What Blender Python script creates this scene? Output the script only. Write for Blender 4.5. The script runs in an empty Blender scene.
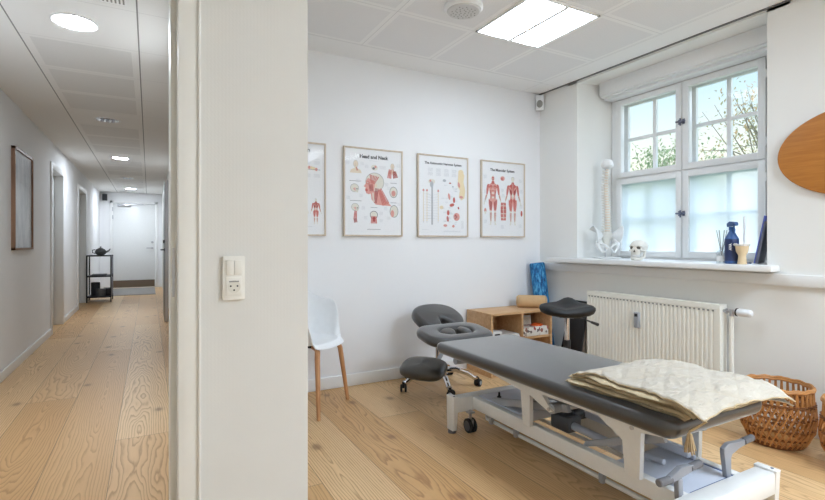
import bpy, bmesh, math, random
from mathutils import Vector, Matrix, noise
PI = math.pi
R = math.radians
scene = bpy.context.scene
COL = scene.collection
random.seed(7)

# ------------------------------------------------------------------ materials
def lin(c):
    out = []
    for v in c:
        v = v / 255.0
        out.append(v / 12.92 if v <= 0.04045 else ((v + 0.055) / 1.055) ** 2.4)
    return (*out, 1.0)

class NT:
    """small node-tree helper"""
    def __init__(s, name):
        s.m = bpy.data.materials.new(name); s.m.use_nodes = True
        s.t = s.m.node_tree; s.n = s.t.nodes; s.l = s.t.links
        s.b = s.n['Principled BSDF']; s.out = s.n['Material Output']
    def node(s, kind, **kw):
        x = s.n.new(kind)
        for k, v in kw.items():
            setattr(x, k, v)
        return x
    def link(s, a, b):
        s.l.new(a, b)
    def put(s, sock, v):
        if isinstance(v, (int, float)): sock.default_value = v
        elif isinstance(v, (tuple, list)): sock.default_value = v
        else: s.l.new(v, sock)
    def math(s, op, a, b=0.0, c=None):
        x = s.n.new('ShaderNodeMath'); x.operation = op
        s.put(x.inputs[0], a); s.put(x.inputs[1], b)
        if c is not None: s.put(x.inputs[2], c)
        return x.outputs[0]
    def mix(s, f, a, b, mode='MIX'):
        x = s.n.new('ShaderNodeMix'); x.data_type = 'RGBA'; x.blend_type = mode
        s.put(x.inputs[0], f); s.put(x.inputs[6], a); s.put(x.inputs[7], b)
        return x.outputs[2]
    def noise(s, vec, scale, detail=3.0, rough=0.55):
        x = s.n.new('ShaderNodeTexNoise'); x.inputs['Scale'].default_value = scale
        x.inputs['Detail'].default_value = detail; x.inputs['Roughness'].default_value = rough
        if vec is not None: s.l.new(vec, x.inputs['Vector'])
        return x.outputs['Fac']
    def ramp(s, f, stops):
        x = s.n.new('ShaderNodeValToRGB'); s.put(x.inputs[0], f)
        e = x.color_ramp.elements
        while len(e) < len(stops): e.new(0.5)
        for i, (p, c) in enumerate(stops):
            e[i].position = p; e[i].color = c
        return x.outputs[0]
    def bump(s, h, strength=0.2, dist=0.01):
        x = s.n.new('ShaderNodeBump'); x.inputs['Strength'].default_value = strength
        x.inputs['Distance'].default_value = dist
        s.put(x.inputs['Height'], h); s.l.new(x.outputs[0], s.b.inputs['Normal'])
    def pos(s):
        return s.n.new('ShaderNodeNewGeometry').outputs['Position']
    def obj(s):
        return s.n.new('ShaderNodeTexCoord').outputs['Object']

def mat(name, col, rough=0.5, metal=0.0, var=0.04, scale=30.0, bump=0.0, bscale=200.0, spec=0.5, coat=0.0):
    """plain paint / plastic / metal with a little procedural variation"""
    t = NT(name); c = lin(col)
    v = t.obj()
    n = t.noise(v, scale)
    lo = tuple(x * (1 - var) for x in c[:3]) + (1,); hi = tuple(min(1, x * (1 + var)) for x in c[:3]) + (1,)
    t.link(t.mix(n, lo, hi), t.b.inputs['Base Color'])
    t.b.inputs['Roughness'].default_value = rough
    t.b.inputs['Metallic'].default_value = metal
    t.b.inputs['Specular IOR Level'].default_value = spec
    t.b.inputs['Coat Weight'].default_value = coat
    if bump: t.bump(t.noise(v, bscale, 4.0), bump, 0.002)
    return t.m

def emit(name, col, strength):
    t = NT(name)
    e = t.node('ShaderNodeEmission'); e.inputs[0].default_value = lin(col); e.inputs[1].default_value = strength
    t.link(e.outputs[0], t.out.inputs[0]); return t.m

M = {}
def wall_paint(name, col):
    t = NT(name); p = t.pos()
    n = t.noise(p, 2.2, 3.0); c = lin(col)
    lo = tuple(x * 0.97 for x in c[:3]) + (1,)
    t.link(t.mix(n, lo, c), t.b.inputs['Base Color'])
    t.b.inputs['Roughness'].default_value = 0.75
    t.bump(t.noise(p, 60.0, 5.0), 0.10, 0.004)
    return t.m
M['wall'] = wall_paint('wall_paint', (247, 247, 248))
M['wall_warm'] = wall_paint('wall_paint_warm', (246, 245, 241))
M['trim'] = mat('white_gloss_paint', (242, 242, 241), 0.35, var=0.01)
M['jamb'] = mat('cream_gloss_paint', (236, 235, 229), 0.4, var=0.01)

def wallpaper():
    t = NT('woven_wallpaper'); p = t.pos()
    s = t.node('ShaderNodeSeparateXYZ'); t.link(p, s.inputs[0])
    wz = t.math('PINGPONG', s.outputs[2], 0.006)
    wx = t.math('SINE', t.math('ADD', t.math('MULTIPLY', s.outputs[0], 620.0), t.math('MULTIPLY', wz, 420.0)))
    h = t.math('ADD', wx, t.math('MULTIPLY', t.noise(p, 160.0), 2.5))
    t.link(t.mix(t.noise(p, 5.0), lin((219, 218, 213)), lin((225, 224, 219))), t.b.inputs['Base Color'])
    t.b.inputs['Roughness'].default_value = 0.7
    t.bump(h, 0.05, 0.0010); return t.m
M['wallpaper'] = wallpaper()

def floor_wood():
    t = NT('pine_floorboards'); p = t.pos()
    s = t.node('ShaderNodeSeparateXYZ'); t.link(p, s.inputs[0]); X, Y = s.outputs[0], s.outputs[1]
    xs = t.math('DIVIDE', t.math('SUBTRACT', X, 0.13), 0.30)
    idx = t.math('FLOOR', xs)
    xl = t.math('MULTIPLY', t.math('SUBTRACT', t.math('FRACT', xs), 0.5), 0.30)
    r1 = t.math('FRACT', t.math('ADD', t.math('MULTIPLY', idx, 0.61803), 10.8847))
    yy = t.math('DIVIDE', t.math('ADD', Y, t.math('MULTIPLY', r1, 4.5)), 4.5)
    seg = t.math('FLOOR', yy); yf = t.math('FRACT', yy)
    r2 = t.math('FRACT', t.math('ADD', t.math('MULTIPLY', idx, 0.7548), t.math('ADD', t.math('MULTIPLY', seg, 0.4142), 20.33)))
    r3 = t.math('FRACT', t.math('MULTIPLY', r2, 7.31))
    # grain space, shifted per board
    yo = t.math('ADD', Y, t.math('MULTIPLY', r2, 13.0))
    cv = t.node('ShaderNodeCombineXYZ')
    t.link(t.math('MULTIPLY', xl, 5.0), cv.inputs[0]); t.link(t.math('MULTIPLY', yo, 0.9), cv.inputs[1]); t.link(t.math('MULTIPLY', r2, 30.0), cv.inputs[2])
    slow = t.noise(cv.outputs[0], 1.0, 2.0)
    cv2 = t.node('ShaderNodeCombineXYZ')
    t.link(t.math('MULTIPLY', xl, 26.0), cv2.inputs[0]); t.link(t.math('MULTIPLY', yo, 2.6), cv2.inputs[1]); t.link(t.math('MULTIPLY', r2, 17.0), cv2.inputs[2])
    mid = t.noise(cv2.outputs[0], 1.0, 3.0)
    cv3 = t.node('ShaderNodeCombineXYZ')
    t.link(t.math('MULTIPLY', xl, 420.0), cv3.inputs[0]); t.link(t.math('MULTIPLY', yo, 9.0), cv3.inputs[1]); t.link(r2, cv3.inputs[2])
    fine = t.noise(cv3.outputs[0], 1.0, 2.0)
    # board as a slice of a log: rings seen where the slice passes the heart
    dep = t.math('ADD', t.math('MULTIPLY', t.math('SINE', t.math('MULTIPLY', yo, 0.75)), 0.10),
                 t.math('ADD', t.math('MULTIPLY', t.math('SUBTRACT', slow, 0.5), 0.22), 0.06))
    xc = t.math('SUBTRACT', xl, t.math('MULTIPLY', t.math('SUBTRACT', r3, 0.5), 0.12))
    rr = t.math('SQRT', t.math('ADD', t.math('POWER', xc, 2.0), t.math('POWER', dep, 2.0)))
    rr = t.math('ADD', rr, t.math('MULTIPLY', mid, 0.022))
    ring = t.math('FRACT', t.math('MULTIPLY', rr, 74.0))
    ringc = t.ramp(ring, [(0.0, (0, 0, 0, 1)), (0.55, (0.18, 0.18, 0.18, 1)), (0.86, (1, 1, 1, 1)), (1.0, (0, 0, 0, 1))])
    amt = t.math('MULTIPLY', t.math('SUBTRACT', 1.0, t.math('MULTIPLY', r3, 0.45)), 0.70)
    base = t.mix(r2, lin((220, 178, 124)), lin((250, 220, 172)))
    base = t.mix(t.math('MULTIPLY', slow, 0.5), base, lin((206, 156, 98)))
    c = t.mix(t.math('MULTIPLY', ringc, amt), base, lin((150, 98, 52)))
    c = t.mix(t.math('MULTIPLY', fine, 0.20), c, lin((190, 142, 100)))
    # knots
    kv = t.node('ShaderNodeCombineXYZ')
    t.link(t.math('MULTIPLY', xs, 0.75), kv.inputs[0]); t.link(t.math('ADD', t.math('MULTIPLY', yo, 1.7), t.math('MULTIPLY', idx, 3.7)), kv.inputs[1])
    vo = t.node('ShaderNodeTexVoronoi'); vo.voronoi_dimensions = '2D'; vo.inputs['Scale'].default_value = 1.0
    t.link(kv.outputs[0], vo.inputs['Vector'])
    kd = t.math('ADD', vo.outputs['Distance'], t.math('MULTIPLY', t.math('SUBTRACT', mid, 0.5), 0.09))
    k = t.ramp(kd, [(0.0, (1, 1, 1, 1)), (0.035, (0.85, 0.85, 0.85, 1)), (0.075, (0.22, 0.22, 0.22, 1)), (0.14, (0, 0, 0, 1))])
    sc_ = t.node('ShaderNodeSeparateColor'); t.link(vo.outputs['Color'], sc_.inputs[0])
    k = t.math('MULTIPLY', k, t.math('GREATER_THAN', sc_.outputs[0], 0.55))
    c = t.mix(t.math('MULTIPLY', k, 0.7), c, lin((132, 88, 58)))
    # seams
    e1 = t.math('GREATER_THAN', t.math('ABSOLUTE', xl), 0.1485)
    e2 = t.math('LESS_THAN', yf, 0.0007)
    e = t.math('MAXIMUM', e1, e2)
    c = t.mix(t.math('MULTIPLY', e, 0.7), c, lin((92, 62, 42)))
    t.link(c, t.b.inputs['Base Color'])
    t.b.inputs['Roughness'].default_value = 0.42
    t.b.inputs['Specular IOR Level'].default_value = 0.4
    h = t.math('SUBTRACT', t.math('MULTIPLY', ringc, -0.15), e)
    t.bump(h, 0.3, 0.002)
    return t.m
M['floor'] = floor_wood()

def tile_ceiling():
    t = NT('perforated_ceiling_tiles'); p = t.pos()
    s = t.node('ShaderNodeSeparateXYZ'); t.link(p, s.inputs[0]); X, Y = s.outputs[0], s.outputs[1]
    fx = t.math('MULTIPLY', t.math('SUBTRACT', t.math('FRACT', t.math('DIVIDE', t.math('SUBTRACT', X, 0.21), 0.6)), 0.5), 0.6)
    fy = t.math('MULTIPLY', t.math('SUBTRACT', t.math('FRACT', t.math('DIVIDE', t.math('SUBTRACT', Y, 0.39), 0.6)), 0.5), 0.6)
    d = t.math('MAXIMUM', t.math('ABSOLUTE', fx), t.math('ABSOLUTE', fy))
    inner = t.math('LESS_THAN', d, 0.268)
    band = t.math('MAXIMUM', t.math('GREATER_THAN', X, 3.225), t.math('GREATER_THAN', Y, 3.40))
    inner = t.math('MULTIPLY', inner, t.math('SUBTRACT', 1.0, band))
    seam = t.math('MULTIPLY', t.math('GREATER_THAN', d, 0.2978), t.math('SUBTRACT', 1.0, band))
    sb = t.math('MAXIMUM', t.math('LESS_THAN', t.math('ABSOLUTE', t.math('SUBTRACT', X, 3.225)), 0.002),
                t.math('LESS_THAN', t.math('ABSOLUTE', t.math('SUBTRACT', Y, 3.40)), 0.002))
    px = t.math('SINE', t.math('MULTIPLY', X, 2 * PI / 0.012)); py = t.math('SINE', t.math('MULTIPLY', Y, 2 * PI / 0.012))
    hole = t.math('MULTIPLY', t.math('GREATER_THAN', t.math('MULTIPLY', px, py), 0.45), inner)
    c = t.mix(inner, lin((250, 250, 250)), lin((242, 242, 243)))
    c = t.mix(t.math('MULTIPLY', hole, 0.15), c, lin((150, 150, 152)))
    c = t.mix(t.math('MULTIPLY', t.math('MAXIMUM', seam, sb), 0.30), c, lin((120, 120, 122)))
    t.link(c, t.b.inputs['Base Color']); t.b.inputs['Roughness'].default_value = 0.8
    t.bump(t.math('ADD', t.math('MULTIPLY', inner, -0.6), t.math('MULTIPLY', seam, -1.0)), 0.25, 0.004)
    return t.m
M['tiles'] = tile_ceiling()

def corridor_tiles():
    t = NT('corridor_ceiling_panels'); p = t.pos()
    s = t.node('ShaderNodeSeparateXYZ'); t.link(p, s.inputs[0]); X, Y = s.outputs[0], s.outputs[1]
    fy = t.math('FRACT', t.math('DIVIDE', t.math('SUBTRACT', Y, 3.09), 0.63))
    cell = t.math('FLOOR', t.math('DIVIDE', t.math('SUBTRACT', Y, 3.09), 0.63))
    lightcell = t.math('LESS_THAN', t.math('FRACT', t.math('ADD', t.math('DIVIDE', cell, 4.0), 0.01)), 0.1)
    xin = t.math('MULTIPLY', t.math('GREATER_THAN', X, -0.65), t.math('LESS_THAN', X, -0.105))
    yin = t.math('MULTIPLY', t.math('GREATER_THAN', fy, 0.065), t.math('LESS_THAN', fy, 0.935))
    perf = t.math('MULTIPLY', t.math('MULTIPLY', xin, yin), t.math('SUBTRACT', 1.0, lightcell))
    def near(v, at, w): return t.math('LESS_THAN', t.math('ABSOLUTE', t.math('SUBTRACT', v, at)), w)
    seam = t.math('MAXIMUM', near(X, -0.70, 0.004), near(X, -0.058, 0.004))
    cross = t.math('MULTIPLY', t.math('MULTIPLY', t.math('LESS_THAN', fy, 0.006), t.math('GREATER_THAN', X, -0.70)), 0.35)
    px = t.math('SINE', t.math('MULTIPLY', X, 2 * PI / 0.014)); py = t.math('SINE', t.math('MULTIPLY', Y, 2 * PI / 0.014))
    hole = t.math('MULTIPLY', t.math('GREATER_THAN', t.math('MULTIPLY', px, py), 0.4), perf)
    c = t.mix(perf, lin((240, 239, 236)), lin((231, 230, 227)))
    c = t.mix(t.math('MULTIPLY', hole, 0.22), c, lin((120, 118, 116)))
    c = t.mix(t.math('MULTIPLY', t.math('MAXIMUM', seam, cross), 0.75), c, lin((70, 66, 62)))
    t.link(c, t.b.inputs['Base Color']); t.b.inputs['Roughness'].default_value = 0.75
    return t.m
M['corridor_tiles'] = corridor_tiles()

def wood(name, c0, c1, axis=0, rough=0.45, scale=1.0):
    t = NT(name); o = t.obj()
    mp = t.node('ShaderNodeMapping'); sc = [26 * scale] * 3; sc[axis] = 1.6 * scale
    mp.inputs['Scale'].default_value = sc; t.link(o, mp.inputs[0])
    n = t.noise(mp.outputs[0], 1.5, 4.0); n2 = t.noise(mp.outputs[0], 7.0, 2.0)
    f = t.math('ADD', t.math('MULTIPLY', n, 0.75), t.math('MULTIPLY', n2, 0.25))
    t.link(t.ramp(f, [(0.3, lin(c0)), (0.7, lin(c1))]), t.b.inputs['Base Color'])
    t.b.inputs['Roughness'].default_value = rough
    t.bump(f, 0.08, 0.002); return t.m
M['oak'] = wood('oak_veneer', (198, 150, 102), (226, 186, 140), 0)
M['oak_leg'] = wood('oak_leg', (176, 120, 76), (212, 160, 112), 2)
M['board'] = wood('beech_board', (172, 104, 34), (200, 132, 54), 1, 0.4)
M['frame_wood'] = wood('pale_frame_wood', (198, 180, 158), (222, 206, 186), 2)
M['walnut'] = wood('walnut_frame', (128, 96, 74), (160, 124, 98), 2)
M['rattan'] = mat('rattan', (192, 134, 76), 0.45, var=0.35, scale=18.0)
M['rattan_dark'] = mat('rattan_dark', (130, 80, 40), 0.5, var=0.3, scale=18.0)
M['rattan_base'] = mat('rattan_liner', (206, 156, 94), 0.6, var=0.2, scale=12.0)

def vinyl(name, col, rough, spec=0.5, coat=0.0, ior=1.5, sheen=0.0):
    t = NT(name); v = t.obj(); t.b.inputs['IOR'].default_value = ior; t.b.inputs['Sheen Weight'].default_value = sheen; t.b.inputs['Sheen Roughness'].default_value = .3
    vo = t.node('ShaderNodeTexVoronoi'); vo.inputs['Scale'].default_value = 420.0; t.link(v, vo.inputs['Vector'])
    c = lin(col)
    t.link(t.mix(t.noise(v, 6.0), tuple(x * .92 for x in c[:3]) + (1,), c), t.b.inputs['Base Color'])
    t.b.inputs['Roughness'].default_value = rough
    t.b.inputs['Specular IOR Level'].default_value = spec; t.b.inputs['Coat Weight'].default_value = coat; t.b.inputs['Coat Roughness'].default_value = .4; t.b.inputs['Coat IOR'].default_value = 1.6
    t.bump(vo.outputs['Distance'], 0.12, 0.001); return t.m
M['vinyl'] = vinyl('dark_grey_vinyl', (64, 62, 61), 0.34, .5, .0, 1.6, .95)
M['vinyl_olive'] = vinyl('charcoal_vinyl', (62, 59, 54), 0.34, .8, .3)
M['black_vinyl'] = vinyl('black_vinyl', (22, 21, 22), 0.5)
M['white_metal'] = mat('white_powder_coat', (240, 240, 238), 0.35)
M['grey_metal'] = mat('grey_powder_coat', (168, 171, 178), 0.35, 0.0)
M['grey_light'] = mat('light_grey_steel', (206, 212, 226), 0.3, 0.0)
M['steel'] = mat('brushed_steel', (200, 200, 204), 0.28, 1.0)
M['chrome'] = mat('chrome', (225, 225, 228), 0.08, 1.0, var=0.0)
M['rubber'] = mat('black_rubber', (36, 36, 38), 0.6)
M['dark'] = mat('black_plastic', (30, 30, 32), 0.45)
M['pedal'] = mat('mid_grey_lever', (150, 153, 160), 0.4)
M['grip'] = mat('grey_rubber_grip', (112, 112, 116), 0.6)
M['caster'] = mat('grey_caster', (96, 99, 106), 0.45)
M['blue_plastic'] = mat('blue_plastic', (40, 78, 140), 0.4)
M['white_plastic'] = mat('white_plastic', (246, 247, 248), 0.32)
M['socket'] = mat('socket_plastic', (236, 234, 226), 0.35)
M['bone'] = mat('bone_plastic', (232, 228, 218), 0.45, var=0.06, scale=40)
M['bone_white'] = mat('white_bone_plastic', (238, 238, 236), 0.4)
M['disc'] = mat('vertebral_disc', (232, 212, 188), 0.5)
M['socket_dark'] = mat('hollow_bone', (104, 98, 88), 0.7)
M['radiator'] = mat('cream_radiator_enamel', (248, 246, 236), 0.35, var=0.01)
M['slot'] = mat('slot_grey', (150, 150, 146), 0.6)
M['kick'] = mat('bronze_kick_plate', (128, 112, 96), 0.35, 0.6)
M['door_grey'] = mat('grey_door_paint', (124, 124, 122), 0.4)
M['door_white'] = mat('white_door_paint', (236, 237, 236), 0.35)
M['door_shade'] = mat('pale_grey_door_paint', (206, 208, 206), 0.4)
M['door_green'] = mat('pale_green_door_paint', (196, 204, 198), 0.35)
M['doormat'] = mat('grey_doormat', (150, 146, 142), 0.9, var=0.2, scale=120, bump=0.4)
M['shelf_black'] = mat('black_steel_rack', (44, 44, 50), 0.4, 0.4)
M['shelf_side'] = mat('blue_grey_steel', (104, 104, 124), 0.4, 0.3)
M['stone'] = mat('dark_stoneware', (98, 100, 102), 0.6, var=0.25, scale=40, bump=0.3)
M['box_dark'] = mat('charcoal_card', (50, 52, 56), 0.7)
M['paper'] = mat('white_paper', (240, 240, 238), 0.7)
M['cream'] = mat('kraft_bolster', (208, 172, 128), 0.75, var=0.08, bump=0.2, bscale=90)
M['orange'] = mat('orange_plastic', (238, 104, 34), 0.5)
M['cup'] = mat('pale_wood_plastic', (226, 200, 160), 0.5)
M['frost_cup'] = mat('milky_plastic', (232, 226, 218), 0.4)
M['bottle_blue'] = mat('navy_plastic', (44, 84, 140), 0.3)
M['bottle_label'] = mat('dark_navy_label', (40, 54, 96), 0.45)
M['bluebook'] = mat('blue_board', (96, 112, 196), 0.4)
M['slate'] = mat('slate_grey', (104, 108, 126), 0.5)
M['ink'] = mat('black_ink', (40, 40, 44), 0.7)
M['ink_soft'] = mat('grey_ink', (188, 190, 194), 0.7)
M['ink_line'] = mat('dark_grey_ink', (120, 118, 122), 0.7)
M['red'] = mat('muscle_red', (200, 104, 96), 0.7, var=0.25, scale=260)
M['red_d'] = mat('muscle_dark_red', (168, 72, 70), 0.7, var=0.2, scale=260)
M['red_l'] = mat('muscle_pale_red', (222, 160, 150), 0.7, var=0.15, scale=260)
M['skin'] = mat('printed_skin', (232, 216, 194), 0.7)
M['bonep'] = mat('printed_bone', (228, 224, 212), 0.7)
M['gold'] = mat('printed_ochre', (238, 220, 182), 0.7)
M['poster'] = mat('poster_paper', (241, 241, 242), 0.6, var=0.01)
M['brown_wall'] = mat('grey_brown_edge', (124, 110, 98), 0.6)
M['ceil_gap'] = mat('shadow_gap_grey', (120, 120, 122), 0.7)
M['bark'] = mat('bark', (150, 140, 124), 0.9, var=0.2)
def leaves(name, c0, c1):
    t = NT(name); n = t.noise(t.obj(), 3.0, 3.0)
    c = t.ramp(n, [(.35, lin(c0)), (.65, lin(c1))])
    df = t.node('ShaderNodeBsdfDiffuse'); tl = t.node('ShaderNodeBsdfTranslucent'); t.link(c, df.inputs[0]); t.link(c, tl.inputs[0])
    mx = t.node('ShaderNodeMixShader'); mx.inputs[0].default_value = .5
    t.link(df.outputs[0], mx.inputs[1]); t.link(tl.outputs[0], mx.inputs[2]); t.link(mx.outputs[0], t.out.inputs[0]); return t.m
M['leaf_olive'] = leaves('olive_leaves', (150, 166, 122), (186, 196, 160))
M['leaf_autumn'] = leaves('autumn_leaves', (160, 172, 132), (214, 178, 138))
M['lawn'] = mat('outdoor_lawn', (150, 166, 130), 0.9, var=0.2, scale=3)
M['bulb'] = mat('unlit_bulb', (236, 240, 250), 0.2)

def glass(name, tint=(1, 1, 1, 1), refl=0.06):
    t = NT(name)
    tr = t.node('ShaderNodeBsdfTransparent'); tr.inputs[0].default_value = tint
    gl = t.node('ShaderNodeBsdfGlossy'); gl.inputs['Roughness'].default_value = 0.03
    mx = t.node('ShaderNodeMixShader'); mx.inputs[0].default_value = refl
    t.link(tr.outputs[0], mx.inputs[1]); t.link(gl.outputs[0], mx.inputs[2]); t.link(mx.outputs[0], t.out.inputs[0])
    return t.m
M['glass'] = glass('clear_glass', (1, 1, 1, 1), .008)
M['picture_glass'] = glass('picture_glass', (1, 1, 1, 1), 0.006)
M['vase_glass'] = glass('bottle_glass', (0.9, 0.93, 0.95, 1), 0.22)
def frosted():
    t = NT('frosted_glass_film')
    rf = t.node('ShaderNodeBsdfRefraction'); rf.inputs['IOR'].default_value = 1.12; rf.inputs['Roughness'].default_value = 0.42
    rf.inputs[0].default_value = (0.96, 0.98, 1.0, 1)
    tl = t.node('ShaderNodeBsdfTranslucent'); tl.inputs[0].default_value = (0.86, 0.90, 0.92, 1)
    mx = t.node('ShaderNodeMixShader')
    t.put(mx.inputs[0], t.math('ADD', t.math('MULTIPLY', t.noise(t.pos(), 3.0), 0.3), 0.25))
    t.link(rf.outputs[0], mx.inputs[1]); t.link(tl.outputs[0], mx.inputs[2]); t.link(mx.outputs[0], t.out.inputs[0])
    return t.m
M['frosted'] = frosted()
def foam_blue():
    t = NT('blue_marbled_foam'); o = t.obj()
    mp = t.node('ShaderNodeMapping'); mp.inputs['Scale'].default_value = (60, 60, 14); t.link(o, mp.inputs[0])
    n = t.noise(mp.outputs[0], 1.0, 4.0, 0.7)
    t.link(t.ramp(n, [(0.36, lin((14, 50, 96))), (0.5, lin((34, 122, 182))), (0.66, lin((104, 186, 224)))]), t.b.inputs['Base Color'])
    t.b.inputs['Roughness'].default_value = 0.7; t.bump(n, 0.3, 0.003); return t.m
M['foam_blue'] = foam_blue()
def quilt():
    t = NT('cream_quilted_cotton'); o = t.obj()
    s = t.node('ShaderNodeSeparateXYZ'); t.link(o, s.inputs[0])
    a = t.math('ADD', t.math('MULTIPLY', s.outputs[0], 0.62), s.outputs[1]); b = t.math('SUBTRACT', t.math('MULTIPLY', s.outputs[0], 0.62), s.outputs[1])
    def tri(v): return t.math('ABSOLUTE', t.math('SUBTRACT', t.math('FRACT', t.math('MULTIPLY', v, 5.2)), 0.5))
    line = t.math('MINIMUM', tri(a), tri(b))
    q = t.math('SMOOTH_MIN', line, 0.10, 0.08)
    mp = t.node('ShaderNodeMapping'); mp.inputs['Scale'].default_value = (9, 34, 9); mp.inputs['Rotation'].default_value = (0, 0, 0.5); t.link(o, mp.inputs[0])
    w = t.noise(mp.outputs[0], 1.0, 4.0, 0.65)
    f = t.noise(o, 9.0, 3.0)
    stitch = t.math('LESS_THAN', line, 0.012)
    c = t.mix(f, lin((194, 182, 162)), lin((210, 202, 189)))
    c = t.mix(t.math('MULTIPLY', stitch, 0.10), c, lin((190, 165, 120)))
    t.link(c, t.b.inputs['Base Color']); t.b.inputs['Roughness'].default_value = 0.85
    t.b.inputs['Sheen Weight'].default_value = 0.15
    t.bump(t.math('ADD', t.math('MULTIPLY', q, 3.0), t.math('MULTIPLY', w, 1.6)), 1.0, 0.010)
    return t.m
M['quilt'] = quilt()
M['lining'] = mat('tan_lining', (212, 194, 160), 0.85, var=0.08, scale=14, bump=.4, bscale=60)
M['tassel'] = mat('tassel_thread', (190, 168, 132), 0.9, var=0.2, scale=90)
M['piping'] = mat('cream_piping', (196, 176, 142), 0.8, var=0.1)
def printed_box():
    t = NT('printed_carton'); o = t.obj()
    vo = t.node('ShaderNodeTexVoronoi'); vo.inputs['Scale'].default_value = 38.0; t.link(o, vo.inputs['Vector'])
    sp = t.node('ShaderNodeSeparateColor'); t.link(vo.outputs['Color'], sp.inputs[0])
    t.link(t.ramp(sp.outputs[0], [(0.0, lin((236, 232, 226))), (0.62, lin((240, 238, 232))), (0.66, lin((150, 120, 104))), (0.8, lin((190, 70, 60))), (0.9, lin((120, 110, 110)))]), t.b.inputs['Base Color'])
    t.b.inputs['Roughness'].default_value = 0.5; return t.m
M['carton'] = printed_box()
def misty_print():
    t = NT('misty_grey_print'); o = t.obj()
    mp = t.node('ShaderNodeMapping'); mp.inputs['Scale'].default_value = (1, 5, 2.2); t.link(o, mp.inputs[0])
    n = t.noise(mp.outputs[0], 1.4, 5.0)
    t.link(t.ramp(n, [(0.32, lin((186, 192, 200))), (0.5, lin((214, 218, 224))), (0.68, lin((234, 236, 240)))]), t.b.inputs['Base Color'])
    t.b.inputs['Roughness'].default_value = 0.5; return t.m
M['misty'] = misty_print()
PANEL_E = 9.0
FILL_E = 18.5
DOWN_E = 112.0
M['panel_on'] = emit('panel_light', (222, 238, 255), PANEL_E)
M['panel_fill'] = emit('added_fill_panel', (222, 238, 255), FILL_E)  # glow of the panels added out of view to brighten the room
M['down_on'] = emit('downlight_glow', (232, 243, 255), DOWN_E)
M['down_ring'] = mat('downlight_reflector', (214, 216, 220), 0.15, 0.9)

# ------------------------------------------------------------------ mesh builder
def rotm(axis, deg): return Matrix.Rotation(R(deg), 4, axis)
def frame_to(d):
    d = Vector(d).normalized()
    return d.to_track_quat('Z', 'Y').to_matrix().to_4x4()

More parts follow.
